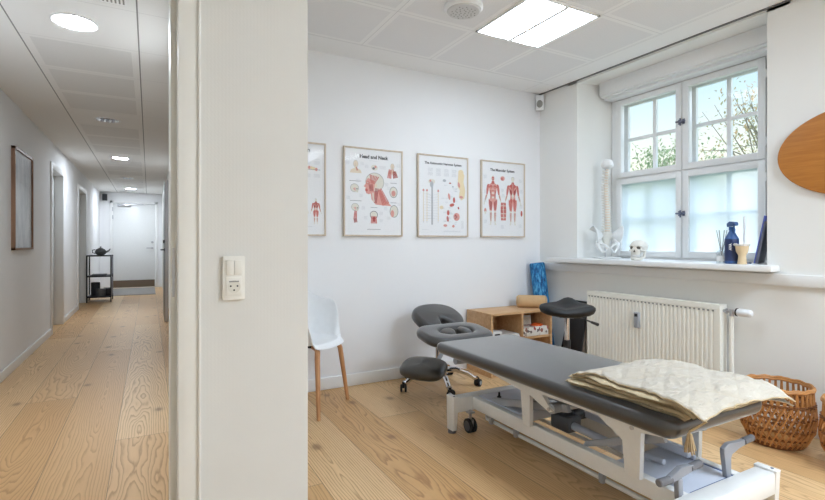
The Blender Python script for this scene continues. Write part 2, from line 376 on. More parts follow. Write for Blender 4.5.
class MB:
    def __init__(s): s.bm = bmesh.new(); s.mi = 0; s.mats = []
    def use(s, m):
        if m not in s.mats: s.mats.append(m)
        s.mi = s.mats.index(m); return s
    def face(s, vs):
        try:
            f = s.bm.faces.new(vs); f.material_index = s.mi; return f
        except ValueError:
            return None
    def v(s, p): return s.bm.verts.new(p)
    def box(s, x0, x1, y0, y1, z0, z1, bev=0.0, T=None, seg=2):
        P = [(x0, y0, z0), (x1, y0, z0), (x1, y1, z0), (x0, y1, z0), (x0, y0, z1), (x1, y0, z1), (x1, y1, z1), (x0, y1, z1)]
        vs = [s.v(T @ Vector(p) if T else p) for p in P]
        fs = [s.face([vs[i] for i in q]) for q in ((3, 2, 1, 0), (4, 5, 6, 7), (0, 1, 5, 4), (1, 2, 6, 5), (2, 3, 7, 6), (3, 0, 4, 7))]
        if bev: s._bev(fs, bev, seg)
        return s
    def _bev(s, fs, bev, seg):
        es = list({e for f in fs for e in f.edges})
        bmesh.ops.bevel(s.bm, geom=es, offset=bev, segments=seg, affect='EDGES', profile=0.5, clamp_overlap=True, material=-1)
    def prism(s, poly, a, b, T=None, bev=0.0, seg=2):
        """polygon in local XY extruded along local Z from a to b"""
        ar = sum(poly[i][0] * poly[(i + 1) % len(poly)][1] - poly[(i + 1) % len(poly)][0] * poly[i][1] for i in range(len(poly)))
        if ar < 0: poly = poly[::-1]
        T = T or Matrix()
        lo = [s.v(T @ Vector((p[0], p[1], a))) for p in poly]; hi = [s.v(T @ Vector((p[0], p[1], b))) for p in poly]
        fs = [s.face(lo[::-1]), s.face(hi)]
        n = len(poly)
        for i in range(n): fs.append(s.face([lo[i], lo[(i + 1) % n], hi[(i + 1) % n], hi[i]]))
        if bev: s._bev([f for f in fs if f], bev, seg)
        return s
    def rings(s, rs, closed=True, cap0=True, cap1=True):
        R_ = [[s.v(p) for p in r] for r in rs]
        for a, b in zip(R_[:-1], R_[1:]):
            n = len(a)
            for i in range(n if closed else n - 1): s.face([a[i], a[(i + 1) % n], b[(i + 1) % n], b[i]])
        if cap0: s.face(R_[0][::-1])
        if cap1: s.face(R_[-1])
        return R_
    def tube(s, pts, r, seg=10, caps=True, loop=False):
        pts = [Vector(p) for p in pts]; n = len(pts)
        rr = r if isinstance(r, (list, tuple)) else [r] * n
        tang = []
        for i in range(n):
            a = pts[(i - 1) % n] if (loop or i > 0) else pts[0]
            b = pts[(i + 1) % n] if (loop or i < n - 1) else pts[-1]
            tang.append((b - a).normalized())
        up = Vector((0, 0, 1)) if abs(tang[0].z) < 0.9 else Vector((1, 0, 0))
        nrm = (up - tang[0] * up.dot(tang[0])).normalized()
        rs = []
        for i in range(n):
            if i:
                q = tang[i - 1].rotation_difference(tang[i]); nrm = q @ nrm
                nrm = (nrm - tang[i] * nrm.dot(tang[i])).normalized()
            bi = tang[i].cross(nrm)
            rs.append([pts[i] + (nrm * math.cos(2 * PI * k / seg) + bi * math.sin(2 * PI * k / seg)) * rr[i] for k in range(seg)])
        if loop:
            R_ = [[s.v(p) for p in q] for q in rs]
            for i in range(n):
                a, b = R_[i], R_[(i + 1) % n]
                for k in range(seg): s.face([a[k], a[(k + 1) % seg], b[(k + 1) % seg], b[k]])
        else: s.rings(rs, True, caps, caps)
        return s
    def cyl(s, p0, p1, r0, r1=None, seg=20): return s.tube([p0, p1], [r0, r0 if r1 is None else r1], seg)
    def lathe(s, prof, at=(0, 0, 0), T=None, seg=24, cap0=True, cap1=True):
        T = T or Matrix.Translation(at)
        s.rings([[T @ Vector((r * math.cos(2 * PI * k / seg), r * math.sin(2 * PI * k / seg), z)) for k in range(seg)] for r, z in prof], True, cap0, cap1)
        return s
    def ell(s, c, rad, T=None, seg=16, nr=10):
        T = T or Matrix()
        rs = []
        for i in range(nr + 1):
            th = PI * (i + 0.02 if i == 0 else (i - 0.02 if i == nr else i)) / nr
            rs.append([T @ Vector((c[0] + rad[0] * math.sin(th) * math.cos(2 * PI * k / seg), c[1] + rad[1] * math.sin(th) * math.sin(2 * PI * k / seg), c[2] - rad[2] * math.cos(th))) for k in range(seg)])
        s.rings(rs); return s
    def pad(s, out, z0, z1, r, T=None, hole=None, seg=5, rb=None):
        """upholstered pad: outline (CCW) with rounded top and bottom edges, optional hole of as many points"""
        T = T or Matrix()
        def offs(pl, d):
            n = len(pl); o = []
            for i in range(n):
                a, b, c = Vector(pl[i - 1]), Vector(pl[i]), Vector(pl[(i + 1) % n])
                t1 = (b - a).normalized(); t2 = (c - b).normalized()
                nn = (Vector((t1.y, -t1.x)) + Vector((t2.y, -t2.x)))
                nn = nn.normalized() if nn.length > 1e-6 else Vector((t1.y, -t1.x))
                o.append((b.x - nn.x * d, b.y - nn.y * d))
            return o
        rb = rb or r
        prof = [(rb * (1 - math.sin(PI / 2 * i / seg)), z0 + rb * (1 - math.cos(PI / 2 * i / seg))) for i in range(seg + 1)]
        prof += [(r * (1 - math.cos(PI / 2 * i / seg)), z1 - r + r * math.sin(PI / 2 * i / seg)) for i in range(seg + 1)]
        mk = lambda pl, z: [T @ Vector((x, y, z)) for x, y in pl]
        A = [mk(offs(out, d), z) for d, z in prof]
        if not hole:
            s.rings(A); return s
        RA = s.rings(A, True, False, False)
        Bv = [[s.v(p) for p in mk(offs(hole, -d), z)] for d, z in prof]
        n = len(out)
        for a, b in zip(Bv[:-1], Bv[1:]):
            for i in range(n): s.face([a[(i + 1) % n], a[i], b[i], b[(i + 1) % n]])
        for i in range(n):
            j = (i + 1) % n
            s.face([RA[-1][i], RA[-1][j], Bv[-1][j], Bv[-1][i]])
            s.face([RA[0][j], RA[0][i], Bv[0][i], Bv[0][j]])
        return s
    def grid(s, fn, nu, nv):
        V = [[s.v(fn(i / nu, j / nv)) for j in range(nv + 1)] for i in range(nu + 1)]
        for i in range(nu):
            for j in range(nv): s.face([V[i][j], V[i + 1][j], V[i + 1][j + 1], V[i][j + 1]])
        return V

def rrect(x0, x1, y0, y1, r, n=6):
    pts = []
    for cx, cy, a0 in ((x1 - r, y0 + r, -90), (x1 - r, y1 - r, 0), (x0 + r, y1 - r, 90), (x0 + r, y0 + r, 180)):
        for i in range(n + 1):
            a = R(a0 + 90 * i / n); pts.append((cx + r * math.cos(a), cy + r * math.sin(a)))
    return pts

def root_loc(o):
    v = Vector((0, 0, 0))
    while o: v += o.location; o = o.parent
    return v
def obj(name, mb, m, parent=None, local=False, smooth=35, recalc=True, origin=None, label=None):
    """link a builder as one mesh object; geometry given in world metres unless local"""
    me = bpy.data.meshes.new(name)
    if recalc: bmesh.ops.recalc_face_normals(mb.bm, faces=mb.bm.faces[:])
    off = Vector((0, 0, 0))
    if parent and not local: off = root_loc(parent)
    if origin and not parent: off = Vector(origin)
    if off.length: bmesh.ops.translate(mb.bm, verts=mb.bm.verts[:], vec=-off)
    mb.bm.to_mesh(me); mb.bm.free()
    for mm in (mb.mats or [m]): me.materials.append(mm)
    if smooth:
        for p in me.polygons: p.use_smooth = True
        me.set_sharp_from_angle(angle=R(smooth))
    o = bpy.data.objects.new(name, me); COL.objects.link(o)
    if parent: o.parent = parent
    elif off.length: o.location = off
    if label: o['label'] = label
    return o
def tag(o, label, cat, group=None, kind=None):
    o['label'] = label; o['category'] = cat
    if group: o['group'] = group
    if kind: o['kind'] = kind
    return o
def thing(name, label, cat, loc=(0, 0, 0), rotz=0.0, group=None, kind=None):
    o = bpy.data.objects.new(name, None); COL.objects.link(o); o.empty_display_size = 0.05
    o.location = loc; o.rotation_euler = (0, 0, rotz)
    return tag(o, label, cat, group, kind)
def dup(root, loc, label=None, rotz=None):
    r = root.copy(); COL.objects.link(r); r.location = loc
    if rotz is not None: r.rotation_euler = (0, 0, rotz)
    if label: r['label'] = label
    for ch in list(root.children):
        c = ch.copy(); COL.objects.link(c); c.parent = r
        for g in list(ch.children):
            d = g.copy(); COL.objects.link(d); d.parent = c
    return r
def struct(name, mb, m, label, cat, parent=None, smooth=35):
    o = obj(name, mb, m, parent, smooth=smooth)
    if not parent: tag(o, label, cat, None, 'structure')
    return o
def box(*a, **k): return MB().box(*a, **k)

# ------------------------------------------------------------------ dimensions (metres)
WX, BY, CH, CC = 3.46, 3.67, 2.645, 2.43      # window wall, back wall, room ceiling, corridor ceiling
LX, EY = -1.08, 14.3                           # corridor left wall, corridor end wall

# ------------------------------------------------------------------ room shell
struct('floor', box(-1.4, 3.9, -1.7, 14.5, -0.12, 0.0), M['floor'], 'wide pale pine floorboards running away along corridor and room', 'floor')
struct('wall_back', box(0.449, 3.9, BY, BY + 0.2, 0, CH + 0.1), M['wall'], 'white back wall carrying the anatomy posters', 'wall')
w = MB()
w.box(WX, 3.95, -1.7, BY, 0, 1.0)
w.prism([(WX, 3.189), (3.86, 3.09), (3.95, 3.09), (3.95, BY), (WX, BY)], 1.0, CH + 0.1)
w.prism([(WX, 0.35), (3.86, 0.25), (3.95, 0.25), (3.95, 1.745), (3.86, 1.745), (WX, 1.629)], 1.0, CH + 0.1)
w.prism([(WX, -1.7), (3.95, -1.7), (3.95, -1.14), (3.86, -1.14), (WX, -1.25)], 1.0, CH + 0.1)
w.box(WX, 3.95, -1.3, 0.4, 2.62, CH + 0.1)
w.box(WX, 3.95, 1.5, 3.3, 2.62, CH + 0.1)
struct('wall_right', w, M['wall_warm'], 'white outer wall with deep window niche above the radiator', 'wall', smooth=0)
struct('wall_partition', box(0.128, 0.449, 1.53, 3.87, 0, CH + 0.1).box(0.30, 0.449, 3.86, EY, 0, CH), M['wallpaper'], 'white partition wall end between corridor and treatment room', 'wall', smooth=0)
w = MB(); w.box(-1.4, -0.87, 1.53, 1.75, 0, CH + 0.1); w.box(-0.87, 0.128, 1.53, 1.75, 2.16, CH + 0.1)
struct('wall_front', w, M['wall'], 'white wall around the corridor doorway', 'wall', smooth=0)
struct('wall_rear', box(-1.4, 3.9, -1.8, -1.65, 0, CH + 0.1), M['wall_warm'], 'white wall behind the viewpoint', 'wall')
struct('wall_side', box(-1.5, -1.35, -1.7, 1.6, 0, CH + 0.1), M['wall_warm'], 'white wall beside the viewpoint', 'wall')
struct('ceiling', MB().box(-1.5, 3.95, -1.8, 1.75, CH, CH + 0.1).box(0.30, 3.95, 1.75, BY + 0.1, CH, CH + 0.1), M['tiles'], 'white perforated tile ceiling of the treatment room', 'ceiling')
struct('ceiling_corridor', box(-1.2, 0.32, 1.75, EY, CC, CC + 0.08), M['corridor_tiles'], 'white panelled corridor ceiling with dark seams', 'ceiling')
w = MB()
ys = [1.75, 7.52, 8.38, 10.1, 11.2, EY]
for a, b in ((0, 1), (2, 3), (4, 5)): w.box(LX - 0.2, LX, ys[a], ys[b], 0, CC + 0.05)
for a, b in ((1, 2), (3, 4)):
    w.box(LX - 0.2, LX, ys[a], ys[b], 2.1, CC + 0.05); w.box(LX - 0.2, LX - 0.14, ys[a], ys[b], 0, 2.1)
struct('wall_left', w, M['wall'], 'white left corridor wall with two doorways', 'wall', smooth=0)
w = MB().box(-1.3, -0.81, EY, EY + 0.2, 0, CC + .05).box(0.15, 0.45, EY, EY + 0.2, 0, CC + .05).box(-0.81, 0.15, EY, EY + .2, 2.16, CC + .05)
struct('wall_end', w, M['wall'], 'white end wall of the corridor', 'wall', smooth=0)

# baseboards, rail, shadow gap
struct('baseboard_back', box(0.45, WX, BY - 0.016, BY, 0, 0.095, 0.004), M['trim'], 'white baseboard under the posters', 'baseboard')
struct('baseboard_right', box(WX - 0.016, WX, -1.6, BY - 0.016, 0, 0.085, 0.004), M['trim'], 'white baseboard behind the rattan baskets', 'baseboard')
w = MB()
for a, b in ((1.76, 7.44), (8.46, 10.02), (11.28, EY)): w.box(LX, LX + 0.014, a, b, 0, 0.085, 0.003)
struct('baseboard_left', w, M['trim'], 'white baseboard of the left corridor wall', 'baseboard')
struct('baseboard_end', MB().box(LX + .014, -0.87, EY - 0.014, EY, 0, 0.085, 0.003).box(0.21, 0.30, EY - .014, EY, 0, .085, .003), M['trim'], 'white baseboard of the corridor end wall', 'baseboard')
struct('trim_1', box(WX - 0.024, WX, -1.6, BY, 0.885, 0.958, 0.006), M['trim'], 'white dado rail along the window wall', 'trim')
w = MB().box(3.66, 3.86, 1.70, 3.09, 2.485, 2.62, 0.0).box(3.645, 3.66, 1.69, 3.095, 2.50, 2.62, 0.004).box(3.70, 3.86, 1.72, 3.085, 2.465, 2.485)
struct('trim_2', w, M['trim'], 'white boxed lintel over the window', 'trim')
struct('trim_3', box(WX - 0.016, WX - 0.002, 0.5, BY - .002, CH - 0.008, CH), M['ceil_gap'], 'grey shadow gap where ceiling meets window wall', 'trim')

# corridor doorway frame
d = thing('door_1', 'cream painted frame of the corridor doorway with steel strike plate', 'door frame', (-0.4, 1.64, 0), kind='structure')
w = MB().box(0.0725, 0.129, 1.515, 1.75, 0, 2.16, 0.002)
w.box(0.124, 0.131, 1.508, 1.53, 0, 2.2, 0.002)
w.box(0.056, 0.0735, 1.60, 1.75, 0, 2.15, 0.002)
obj('jamb', w, M['jamb'], d)
obj('jamb', MB().box(-0.88, -0.82, 1.515, 1.75, 0, 2.16, 0.002), M['jamb'], d)
obj('head_rail', MB().box(-0.82, 0.0725, 1.515, 1.75, 2.105, 2.165, 0.002), M['jamb'], d)
sp = obj('strike_plate', MB().box(0.0605, 0.0665, 1.5975, 1.6005, 0.99, 1.135).box(0.0595, 0.0675, 1.5968, 1.5978, 1.045, 1.10), M['steel'], d)

# open grey door leaf standing in the corridor
d = thing('door_2', 'grey door leaf standing open along the right side of corridor', 'door', (0.20, 7.5, 0), kind='structure')
obj('leaf', MB().box(0.20, 0.245, 7.86, 8.78, 0.012, 2.06, 0.002), M['door_grey'], d)
obj('leaf_edge', MB().box(0.205, 0.24, 7.852, 7.86, 0.012, 2.06), M['steel'], d)
w = MB().cyl((0.20, 7.95, 1.05), (0.155, 7.95, 1.05), 0.009).tube([(0.157, 7.95, 1.05), (0.155, 8.02, 1.05), (0.155, 8.08, 1.05)], 0.009)
w.cyl((0.202, 7.95, 1.05), (0.193, 7.95, 1.05), 0.024)
obj('handle', w, M['dark'], d)
obj('lock', MB().cyl((0.20, 7.95, 1.17), (0.18, 7.95, 1.17), 0.024), M['dark'], d)

# two side doors of the corridor
def side_door(nm, y0, y1, leafm, label):
    d = thing(nm, label, 'door', (LX, (y0 + y1) / 2, 0), kind='structure')
    f = MB()
    for a, b in ((y0 - 0.08, y0 + 0.005), (y1 - 0.005, y1 + 0.08)): f.box(LX - 0.14, LX + 0.018, a, b, 0, 2.17, 0.004)
    f.box(LX - 0.14, LX + 0.018, y0, y1, 2.09, 2.17, 0.004)
    obj('door_frame', f, M['trim'], d)
    lf = obj('leaf', MB().box(LX - 0.135, LX - 0.09, y0 + 0.008, y1 - 0.008, 0.01, 2.085, 0.002), leafm, d)
    hy = y0 + 0.08
    obj('handle', MB().cyl((LX - 0.09, hy, 1.05), (LX - 0.04, hy, 1.05), 0.009).cyl((LX - 0.042, hy, 1.05), (LX - 0.042, hy + 0.12, 1.05), 0.009), M['steel'], lf)
side_door('door_3', 7.52, 8.38, M['door_shade'], 'pale grey door in white frame, nearer one in left corridor wall')
side_door('door_4', 10.1, 11.2, M['door_green'], 'pale greenish door in white frame beside the black rack')

# end door
d = thing('door_5', 'white door with bronze kick plate at the corridor end', 'door', (-0.33, EY, 0), kind='structure')
f = MB().box(-0.87, -0.80, EY - 0.02, EY + 0.1, 0, 2.22, 0.004).box(0.14, 0.21, EY - 0.02, EY + 0.1, 0, 2.22, 0.004).box(-0.87, 0.21, EY - 0.02, EY + 0.1, 2.16, 2.22, 0.004)
obj('door_frame', f, M['trim'], d)
lf = obj('leaf', box(-0.796, 0.137, EY + 0.004, EY + 0.05, 0.012, 2.155, 0.003), M['door_white'], d)
obj('kick_plate', box(-0.79, 0.13, EY - 0.002, EY + 0.006, 0.02, 0.20), M['kick'], lf)
w = MB().cyl((0.075, EY + .005, 1.02), (0.075, EY - 0.05, 1.02), 0.011).tube([(0.075, EY - 0.048, 1.02), (0.0, EY - 0.055, 1.02), (-0.06, EY - 0.05, 1.02)], 0.011).cyl((.075, EY + .005, 1.02), (.075, EY - .008, 1.02), .028)
obj('handle', w, M['steel'], lf)
obj('lock', MB().cyl((0.075, EY + .005, 1.17), (0.075, EY - .012, 1.17), .03), M['steel'], lf)
w = MB().box(-0.70, -0.40, EY - 0.06, EY + .004, 2.08, 2.14, 0.006).box(-0.45, -0.12, EY - 0.05, EY - 0.035, 2.135, 2.15)
obj('door_closer', w, M['steel'], lf)
for z in (0.35, 1.75, 1.95): obj('hinge', MB().cyl((-0.80, EY - .022, z), (-0.80, EY - .022, z + 0.1), 0.011, seg=10), M['steel'], d)
tag(obj('doormat', box(-0.78, 0.13, 12.3, 14.2, 0.0, 0.012, 0.004), M['doormat'], origin=(-0.3, 13.8, 0)), 'grey doormat on the floor before the white end door', 'doormat')

# ------------------------------------------------------------------ window
wn = thing('window_1', 'white four-casement window with clear upper and frosted lower panes', 'window', (3.8, 2.41, 1.02), kind='structure')
wy0, wy1, wz0, wz1 = 1.745, 3.09, 1.012, 2.47
fx0, fx1 = 3.80, 3.85
f = MB()
f.box(fx0 + .012, 3.93, wy0, wy0 + 0.05, wz0, wz1).box(fx0 + .012, 3.93, wy1 - 0.05, wy1, wz0, wz1)
f.box(fx0 + .0135, 3.929, wy0 + .002, wy1 - .002, wz0 + .001, wz0 + 0.02).box(fx0 + .0135, 3.929, wy0 + .002, wy1 - .002, wz1 - 0.025, wz1 - .001)
f.box(fx0 + 0.015, 3.928, 2.385, 2.43, wz0 + .002, wz1 - .002).box(fx0 + 0.017, 3.927, wy0 + .003, wy1 - .003, 1.725, 1.765)
obj('window_frame', f, M['trim'], wn, smooth=0)
def sash(y0, y1, z0, z1, gm, st=0.050):
    b = MB()
    b.box(fx0, fx1, y0, y0 + st, z0, z1, .004).box(fx0, fx1, y1 - st, y1, z0, z1, .004)
    b.box(fx0 + .0012, fx1 - .0012, y0 + st - .006, y1 - st + .006, z0 + .0006, z0 + st, .002).box(fx0 + .0012, fx1 - .0012, y0 + st - .006, y1 - st + .006, z1 - st, z1 - .0006, .002)
    so = obj('casement', b, M['trim'], wn)
    obj('pane', box(fx0 + 0.022, fx0 + 0.026, y0 + st - .004, y1 - st + .004, z0 + st - .004, z1 - st + .004), gm, so, smooth=0)
    for z in (z0 + 0.12, z1 - 0.12):
        yy = y1 + 0.004 if y0 > 2.4 else y0 - 0.004
        obj('hinge', MB().cyl((fx0 + .002, yy, z - .03), (fx0 + .002, yy, z + .03), .006, seg=8), M['trim'], so)
    # outer layer: slim frame with a cross of glazing bars
    o = MB(); ox0, ox1 = 3.905, 3.935
    ym, zm = (y0 + y1) / 2, (z0 + z1) / 2
    o.box(ox0, ox1, y0, y0 + .05, z0, z1).box(ox0, ox1, y1 - .05, y1, z0, z1).box(ox0 + .002, ox1 - .002, y0 + .002, y1 - .002, z0 + .002, z0 + .05).box(ox0 + .002, ox1 - .002, y0 + .002, y1 - .002, z1 - .05, z1 - .002)
    o.box(ox0 + .003, ox1 - .003, ym - .016, ym + .016, z0 + .01, z1 - .01).box(ox0 + .005, ox1 - .005, y0 + .01, y1 - .01, zm - .014, zm + .014)
    obj('glazing_bars', o, M['trim'], wn, smooth=0)
def latch(z):
    b = MB().cyl((fx0, 2.407, z), (fx0 - .022, 2.407, z), .010, seg=10)
    b.cyl((fx0 - .02, 2.445, z), (fx0 - .02, 2.369, z), .0075, seg=10).cyl((fx0 - .02, 2.407, z - .033), (fx0 - .02, 2.407, z + .025), .0065, seg=10)
    b.box(fx0 - .004, fx0, 2.38, 2.40, z - .02, z + .02).box(fx0 - .004, fx0, 2.414, 2.434, z - .02, z + .02)
    obj('latch', b, M['slate'], wn)
mid = 2.407
sash(mid + .004, 3.036, 1.745, 2.462, M['glass']); sash(1.80, mid - .004, 1.745, 2.462, M['glass'])
sash(mid + .004, 3.036, 1.030, 1.735, M['frosted']); sash(1.80, mid - .004, 1.030, 1.735, M['frosted'])
latch(2.135); latch(1.39)
s_ = MB().prism([(3.30, 1.532), (3.30, 3.42), (WX, 3.42), (WX, 3.19), (3.90, 3.085), (3.90, 1.745), (WX, 1.63), (WX, 1.556)], 0.972, 1.012, bev=0.006)
struct('trim_4', s_, M['trim'], 'deep white window sill carrying bone models and bottles', 'window sill')

# unseen twin in the same wall, added for daylight from behind the viewpoint
w2 = thing('window_added', 'added white twin window, unseen, letting in more daylight near the viewpoint', 'window', (3.8, -.44, 1.02), kind='structure')
f = MB()
for a, b_ in ((-1.14, -1.07), (.18, .25), (-.47, -.41)): f.box(3.81, 3.93, a, b_, wz0, wz1)
for a, b_ in ((wz0, 1.08), (wz1 - .07, wz1), (1.70, 1.79)): f.box(3.81, 3.93, -1.14, .25, a, b_)
for a in (-.77, -.12): f.box(3.905, 3.935, a - .016, a + .016, wz0, wz1)
obj('window_frame', f, M['trim'], w2, smooth=0)
obj('pane', box(3.824, 3.828, -1.10, .21, 1.05, 2.43), M['glass'], w2, smooth=0)
struct('trim_5', MB().box(3.66, 3.86, -1.2, .3, 2.465, 2.62), M['trim'], 'white boxed lintel over the added nearer window', 'trim')

# ------------------------------------------------------------------ outdoors
struct('ground', box(3.97, 40, -15, 30, -0.6, -0.4), M['lawn'], 'lawn outside the window', 'ground')
def tree(nm, label, base, crown, rad, nleaf, lm, size, seed, nb):
    rnd = random.Random(seed)
    t = thing(nm, label, 'tree', base)
    br = MB(); c = Vector(crown); b0 = Vector(base)
    br.tube([b0, b0.lerp(c, .5) + Vector((.05, .08, 0)), c + Vector((0, 0, -rad[2] * .5))], [.11, .08, .05], 8)
    tips = []
    for i in range(nb):
        u = Vector((rnd.gauss(0, 1), rnd.gauss(0, 1), rnd.gauss(.25, .8))).normalized()
        e = c + Vector((u.x * rad[0], u.y * rad[1], u.z * rad[2])) * rnd.uniform(.7, 1.0)
        st = b0.lerp(c, rnd.uniform(.55, .95)); m_ = st.lerp(e, .5) + Vector((rnd.uniform(-.1, .1), rnd.uniform(-.1, .1), rnd.uniform(0, .15)))
        br.tube([st, m_, e], [.014, .008, .003], 5); tips += [m_.lerp(e, k / 4) for k in range(5)]
    obj('branches', br, M['bark'], t)
    lf = MB()
    for i in range(nleaf):
        p = rnd.choice(tips) + Vector((rnd.gauss(0, .13), rnd.gauss(0, .13), rnd.gauss(0, .11)))
        T = Matrix.Translation(p) @ Matrix.Rotation(rnd.uniform(0, 6.28), 4, 'Z') @ Matrix.Rotation(rnd.uniform(-1.2, 1.2), 4, 'X')
        L = size * rnd.uniform(.6, 1.2)
        P = [T @ Vector(q) for q in ((0, -L, 0), (L * .42, 0, L * .18), (0, L, 0), (-L * .42, 0, L * .18))]
        vs = [lf.v(q) for q in P]; lf.face([vs[0], vs[1], vs[2]]); lf.face([vs[0], vs[2], vs[3]])
    obj('foliage', lf, lm, t, smooth=0, recalc=False)
tree('leafy_tree', 'dense olive-green tree outside, behind the left upper window panes', (9.2, 6.3, -.4), (9.2, 6.3, 2.3), (1.3, 1.35, 1.05), 4600, M['leaf_olive'], .05, 3, 60)
tree('leafy_tree', 'loose autumn-tinged tree outside, behind the right upper window panes', (7.9, 3.6, -.4), (7.9, 3.65, 2.7), (1.0, 1.1, 1.1), 1500, M['leaf_autumn'], .036, 11, 36)

# ------------------------------------------------------------------ ceiling fittings
def panel_light(xc, yc, label, glow):
    p = thing('ceiling_light', label, 'ceiling light', (xc, yc, CH), group='square panel lights')
    f = MB(); a0, a1, b0, b1 = xc - .29, xc + .29, yc - .29, yc + .29
    for q in ((a0, a1, b0, b0 + .012), (a0, a1, b1 - .012, b1), (a0, a0 + .012, b0, b1), (a1 - .012, a1, b0, b1)): f.box(*q, CH - .012, CH)
    obj('frame', f, M['trim'], p, smooth=0)
    g = MB()
    for k in (-.145, .145): g.grid(lambda u, v: (xc + k - .13 + .26 * u, b0 + .013 + (b1 - b0 - .026) * v, CH - .004 - .010 * (1 - (2 * u - 1) ** 2)), 8, 1)
    obj('diffuser', g, glow, p, recalc=False)
    obj('louver_spine', MB().box(xc - .014, xc + .014, b0 + .01, b1 - .01, CH - .02, CH - .002, .003), M['trim'], p)
panel_light(2.31, 2.49, 'bright square recessed panel light glowing in the treatment room ceiling', M['panel_on'])
panel_light(2.31, -.51, 'added fill panel in the ceiling behind the viewpoint, nearer the window wall', M['panel_fill'])  # this and the next two are unseen, added as fill light
panel_light(2.31, -1.11, 'added fill panel in the ceiling behind the viewpoint, in the row by the rear wall', M['panel_fill'])
panel_light(2.91, -.51, 'added fill panel in the ceiling behind the viewpoint, beside the window wall', M['panel_fill'])

t = thing('smoke_detector', 'round white perforated detector on the ceiling beside the panel light', 'smoke detector', (1.745, 2.53, CH))
obj('housing', MB().lathe([(.122, CH), (.122, CH - .018), (.112, CH - .030)], seg=32, T=Matrix.Translation((1.745, 2.53, 0))), M['white_plastic'], t)
g = MB().lathe([(.106, CH - .030), (.100, CH - .038), (.084, CH - .042)], T=Matrix.Translation((1.745, 2.53, 0)), seg=32)
obj('speaker_mesh', g, mat('perforated_white', (215, 215, 215), .5), t)
w = MB()
for i in range(36):
    a = i * 2.39996; r_ = .082 * math.sqrt((i + .5) / 36)
    w.cyl((1.745 + r_ * math.cos(a), 2.53 + r_ * math.sin(a), CH - .0415), (1.745 + r_ * math.cos(a), 2.53 + r_ * math.sin(a), CH - .0435), .0045, seg=6)
obj('holes', w, M['slot'], t, smooth=0)

t = thing('motion_sensor', 'small white motion sensor high in the corner over the blue roller', 'motion sensor', (3.43, 3.65, 2.55))
T = Matrix.Translation((3.418, 3.628, 2.55)) @ rotm('Z', -45)
obj('casing', MB().box(-.040, .040, -.022, .022, -.080, .070, .009, T), M['white_plastic'], t)
obj('lens', MB().ell((0, -.022, -.02), (.030, .014, .038), T), M['slot'], t)

def downlight(y, on, label):
    t = thing('ceiling_downlight', label, 'ceiling light', (-.378, y, CC), group='round corridor downlights')
    TT = Matrix.Translation((-.378, y, CC))
    obj('rim', MB().lathe([(.100, 0), (.118, 0), (.119, -.004), (.112, -.008), (.100, -.004)], T=TT, seg=36, cap0=False, cap1=False), M['trim'], t)
    if on:
        b = MB().lathe([(.101, -.003), (.098, -.004), (.03, -.0042), (.004, -.0042)], T=TT, seg=36, cap0=False)
        obj('lamp', b, M['down_on'], t)
    else:
        obj('reflector', MB().lathe([(.101, -.003), (.085, -.0045), (.01, -.0045)], T=TT, seg=36, cap0=False), M['down_ring'], t)
        b = MB()
        for k in (-1, 0, 1): b.ell((.048 * k, 0, -.014), (.017, .034, .010), TT, 10, 8)
        obj('bulb', b, M['bulb'], t)
for y, on, lb in ((3.40, 1, 'large lit round downlight, nearest in the corridor ceiling'), (5.94, 0, 'unlit round downlight with visible bulbs, second in corridor ceiling'),
                  (8.52, 1, 'lit round downlight, third along the corridor ceiling'), (11.04, 0, 'unlit round downlight, fourth along the corridor ceiling'),
                  (13.2, 1, 'lit round downlight, farthest, just before the end door')):
    downlight(y, on, lb)
t = thing('air_vent', 'white slotted vent in the corridor ceiling before the nearest downlight', 'vent', (-.26, 2.93, CC))
b = MB().box(-.42, -.105, 2.80, 3.03, CC - .006, CC)
obj('plate', b, M['trim'], t)
b = MB()
for i in range(16): b.box(-.40 + i * .0185, -.40 + i * .0185 + .008, 2.82, 3.01, CC - .008, CC - .005)
obj('slots', b, M['slot'], t, smooth=0)
t = thing('wall_speaker', 'small black speaker high on the corridor end wall', 'speaker', (-.97, EY - .05, 2.3))
obj('body', MB().box(-1.02, -.915, EY - .10, EY - .0, 2.21, 2.37, .008), M['dark'], t)
obj('grille', MB().box(-1.01, -.925, EY - .106, EY - .098, 2.22, 2.36), M['box_dark'], t)

# ------------------------------------------------------------------ switch and socket
t = thing('switch_socket', 'white double switch and power socket plate on the partition wall', 'switch', (.222, 1.53, 1.05))
T = Matrix.Translation((.2222, 1.53, 1.046)) @ rotm('X', 90)      # local x right, y up, z towards the room
obj('plate', MB().prism(rrect(-.0315, .0315, -.065, .065, .004), 0, .010, T, .002), M['socket'], t)
for k in (-1, 1):
    TT = T @ Matrix.Translation((k * .0112, .031, .010)) @ rotm('X', 3)
    obj('rocker', MB().box(-.0107, .0107, -.0215, .0215, -.001, .005, .0012, TT), M['socket'], t)
s_ = MB().box(-.0225, .0225, -.052, .003, .009, .0125, .001, T)
so = obj('socket_insert', s_, M['socket'], t)
pts = [(.018 * math.cos(a), -.026 + .0195 * math.sin(a)) for a in [2 * PI * i / 28 for i in range(28)]]
obj('socket_well', MB().prism(pts, .0122, .0130, T), mat('socket_well', (222, 219, 208), .4), so)
w = MB().box(-.014, .014, -.0125, -.0085, .0128, .0134, 0, T)
obj('shade_lip', w, M['slot'], so)
for x, y in ((-.0095, -.024), (.0095, -.024), (0, -.036)):
    obj('pin_hole', MB().prism([(x + .0027 * math.cos(2 * PI * i / 10), y + .0027 * math.sin(2 * PI * i / 10)) for i in range(10)], .0128, .0137, T), M['dark'], so)

